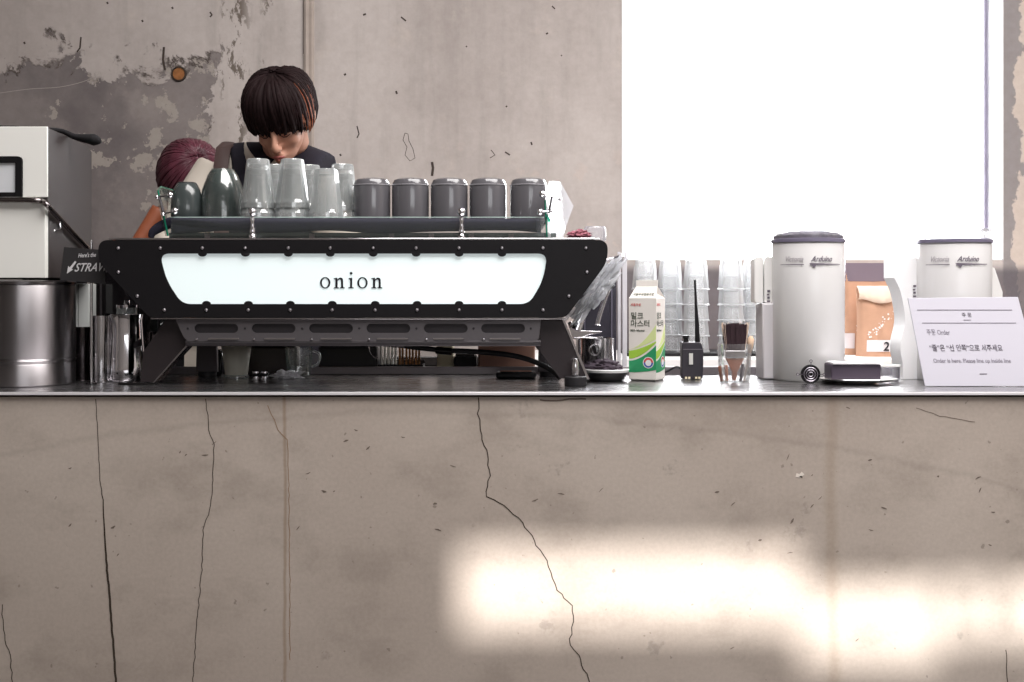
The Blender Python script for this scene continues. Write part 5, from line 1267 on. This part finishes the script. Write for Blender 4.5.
b.limb([Vector((-.820, 3.335, 1.30)), Vector((-.822, 3.335, 1.40)), Vector((-.824, 3.346, 1.49)), Vector((-.824, 3.375, 1.545)), Vector((-.822, 3.43, 1.566)), Vector((-.815, 3.49, 1.545)), Vector((-.805, 3.55, 1.46))], .022, 10, flat=.22, up=(0, 1, .3)); b.build('strap', strapm, bar)
b = B(po)                                            # open white collar wings
for k in (-1, 1):
    q = [neck+Vector((k*.070, .05, .062)), neck+Vector((k*.078, -.01, .060)), neck+Vector((k*.062, -.062, .035)), neck+Vector((k*.030, -.092, -.005)), neck+Vector((k*.012, -.098, -.045))]
    b.limb(spline(q, 4), .019, 10, flat=.35, up=(k, 0, .3))
b.limb([neck+Vector((-.07, .045, .062)), neck+Vector((-.035, .075, .07)), neck+Vector((.035, .075, .07)), neck+Vector((.07, .045, .062))], .018, 10, flat=.4, up=(0, 1, 0)); b.build('collar', shirtm, bar)
b = B(po); b.ball((-.70, 3.53, .93), (.165, .128, .13))
for k in (-1, 1): b.limb([Vector((-.70+k*.085, 3.53, .92)), Vector((-.70+k*.10, 3.50, .52)), Vector((-.70+k*.105, 3.52, .46)), Vector((-.70+k*.11, 3.54, .28)), Vector((-.70+k*.11, 3.555, .06))], [.098, .075, .072, .068, .058], 16)
remesh(b.build('trousers', trouser, bar), .009, 4)
for k in (-1, 1):
    b = B(po); x_ = -.70+k*.115; b.limb([Vector((x_, 3.60, .042)), Vector((x_, 3.52, .042)), Vector((x_, 3.44, .034)), Vector((x_, 3.395, .028))], [.036, .041, .038, .022], 14); b.build('shoe', shoem, bar)

# ---- second person, bowed low behind the barista's shoulder
H2 = Vector((X(189.5, 3.64), 3.64, Z(182, 3.64))); R2 = Matrix.Rotation(math.radians(28), 3, 'Z') @ Matrix.Rotation(math.radians(62), 3, 'X')
p2 = thing('person', 'stooping person with burgundy hair half hidden behind the barista', 'person', (-1.06, 3.66, 0)); po = p2.location
s2L, s2R = Vector((-1.070, 3.60, 1.385)), Vector((-.89, 3.71, 1.35)); n2 = Vector((-.98, 3.68, 1.36))
e2L, w2L = Vector((-1.20, 3.53, 1.15)), Vector((-1.13, 3.32, 1.04)); e2R, w2R = Vector((-.94, 3.62, 1.10)), Vector((-1.02, 3.42, 1.02))
b = B(po); head_shapes(b, H2, R2, .95)
b.limb([H2+R2 @ Vector((0, .04, -.06)), n2], [.046, .055], 14); b.limb([s2L, n2+Vector((0, 0, -.02)), s2R], [.036, .055, .044], 14)
b.ball((-1.01, 3.67, 1.24), (.12, .075, .14)); b.ball((-1.03, 3.67, 1.02), (.11, .075, .16)); b.ball((-1.04, 3.66, .88), (.13, .085, .12))
for sh, el, wr, k in ((s2L, e2L, w2L, -1), (s2R, e2R, w2R, 1)):
    b.limb([sh, sh.lerp(el, .5), el, el.lerp(wr, .4), wr], [.029, .024, .025, .027, .020], 12); hand_shapes(b, wr, Vector((-k*.3, -1, -.3)), Vector((0, -.3, 1)), 1 if k < 0 else -1, .9)
for k in (-1, 1):
    b.limb([Vector((-1.04+k*.08, 3.66, .86)), Vector((-1.04+k*.09, 3.63, .48)), Vector((-1.04+k*.09, 3.66, .25)), Vector((-1.04+k*.09, 3.68, .06))], [.08, .052, .048, .033], 14)
    b.limb([Vector((-1.04+k*.09, 3.69, .04)), Vector((-1.04+k*.10, 3.62, .032)), Vector((-1.04+k*.105, 3.55, .022))], [.03, .029, .018], 12)
remesh(b.build('body', skin2, p2), .0065, 4)
def end_2(phi): f = max(0., -math.sin(phi)); return math.radians(112-14*f+22*(1-f))
P_, vs, fs = hair_shell(H2, R2, (0, .010, .020), (.096, .112, .106), end_2, 2.1)
b = B(po); b.add(vs, fs)
for i in range(170):
    phi = 2*PI*(i+rnd.random())/85; e = end_2(phi)+rnd.uniform(-.05, .12); t0 = rnd.uniform(.03, .4); k = rnd.uniform(.975, 1.01)
    b.limb([P_(phi, t0+(e-t0)*j/7, k) for j in range(8)], [.003, .006, .0075, .008, .008, .008, .006, .0015], 7, flat=.5)
b.build('hair', burg, p2, smooth=180)
b = B(po); b.ball((-1.01, 3.67, 1.24), (.14, .09, .16)); b.ball((-1.03, 3.67, 1.02), (.125, .088, .17)); b.ball((-1.04, 3.66, .90), (.135, .093, .10)); b.limb([s2L+Vector((.03, .0, -.01)), n2+Vector((0, 0, -.02)), s2R], [.045, .062, .058], 14)
b.limb([s2R, s2R.lerp(e2R, .5)], [.056, .048], 12)
remesh(b.build('shirt', shirtm, p2), .008, 4)
b = B(po); b.ball((-1.04, 3.66, .87), (.142, .097, .12))
for k in (-1, 1): b.limb([Vector((-1.04+k*.075, 3.66, .86)), Vector((-1.04+k*.09, 3.635, .48)), Vector((-1.04+k*.09, 3.66, .25)), Vector((-1.04+k*.09, 3.67, .06))], [.088, .066, .06, .052], 16)
remesh(b.build('trousers', trouser, p2), .009, 4)
for k in (-1, 1):
    b = B(po); x_ = -1.04+k*.10; b.limb([Vector((x_, 3.71, .04)), Vector((x_, 3.63, .04)), Vector((x_, 3.55, .032)), Vector((x_, 3.51, .026))], [.034, .038, .035, .02], 14); b.build('shoe', shoem, p2)
SKY, SKYB, SUN, EXPO, FILL = 1.6, 9.5, 3.7, 1.25, 105
def fill_light(name, x, y, sx, sy, e, z=3.66):
    l = bpy.data.lights.new(name, 'AREA'); l.shape = 'RECTANGLE'; l.size = sx; l.size_y = sy; l.energy = e; l.color = (1, .97, .95)
    o = bpy.data.objects.new(name, l); COL.objects.link(o); o.location = (x, y, z)
fill_light('ceiling_fill', 1.1, 1.4, 3.6, 2.0, FILL)  # added area light overhead to brighten wall and counter, no roof opening there

# ================================================================== LIGHT AND CAMERA
w = bpy.data.worlds.new('sky'); scn.world = w; w.use_nodes = True
bg = w.node_tree.nodes['Background']; bg.inputs[0].default_value = (.97, .985, 1., 1); bg.inputs[1].default_value = SKY
_n = w.node_tree.nodes; _l = w.node_tree.links; _tc = _n.new('ShaderNodeTexCoord'); _sp = _n.new('ShaderNodeSeparateXYZ'); _mr = _n.new('ShaderNodeMapRange')
_l.new(_tc.outputs['Generated'], _sp.inputs[0]); _l.new(_sp.outputs[1], _mr.inputs[0]); _mr.inputs[1].default_value = -.3; _mr.inputs[2].default_value = .6
_mr.inputs[3].default_value = SKY; _mr.inputs[4].default_value = SKYB; _l.new(_mr.outputs[0], bg.inputs[1])   # the sky is brighter on the window side
sun = bpy.data.lights.new('sun', 'SUN'); sun.energy = SUN; sun.angle = math.radians(1.1); sun.color = (1, .97, .93)
so = bpy.data.objects.new('sun', sun); COL.objects.link(so); so.rotation_euler = sd.to_track_quat('-Z', 'Y').to_euler()
def portal(name, loc, rx, sx, sy):
    l = bpy.data.lights.new(name, 'AREA'); l.shape = 'RECTANGLE'; l.size = sx; l.size_y = sy; l.energy = 1
    o = bpy.data.objects.new(name, l); COL.objects.link(o); o.location = loc; o.rotation_euler = (rx, 0, 0)
    l.cycles.is_portal = True
portal('window_daylight', ((wx0+wx1)/2, YW+.16, (wz0+wz1)/2), -PI/2, wx1-wx0, wz1-wz0)
x0, x1, z0, z1 = open_[0]
portal('street_daylight', ((x0+x1)/2, YF-.04, (z0+z1)/2), PI/2, x1-x0, z1-z0)
cam = bpy.data.cameras.new('camera'); co = bpy.data.objects.new('camera', cam); COL.objects.link(co)
co.location = (0, 0, CZ); co.rotation_euler = (PI/2, 0, 0)
cam.sensor_width = 36; cam.lens = F/1024*36; cam.shift_y = -(341-HY)/1024; cam.clip_start = .05
scn.camera = co
vs = scn.view_settings; vs.view_transform = 'Standard'; vs.look = 'None'; vs.exposure = EXPO; vs.gamma = 1; vs.use_curve_mapping = False
scn.cycles.use_denoising = True
scn.cycles.max_bounces = 16; scn.cycles.transparent_max_bounces = 32; scn.cycles.transmission_bounces = 12; scn.cycles.glossy_bounces = 6; scn.cycles.diffuse_bounces = 5
scn.cycles.caustics_refractive = False; scn.cycles.caustics_reflective = False; scn.cycles.sample_clamp_indirect = 6
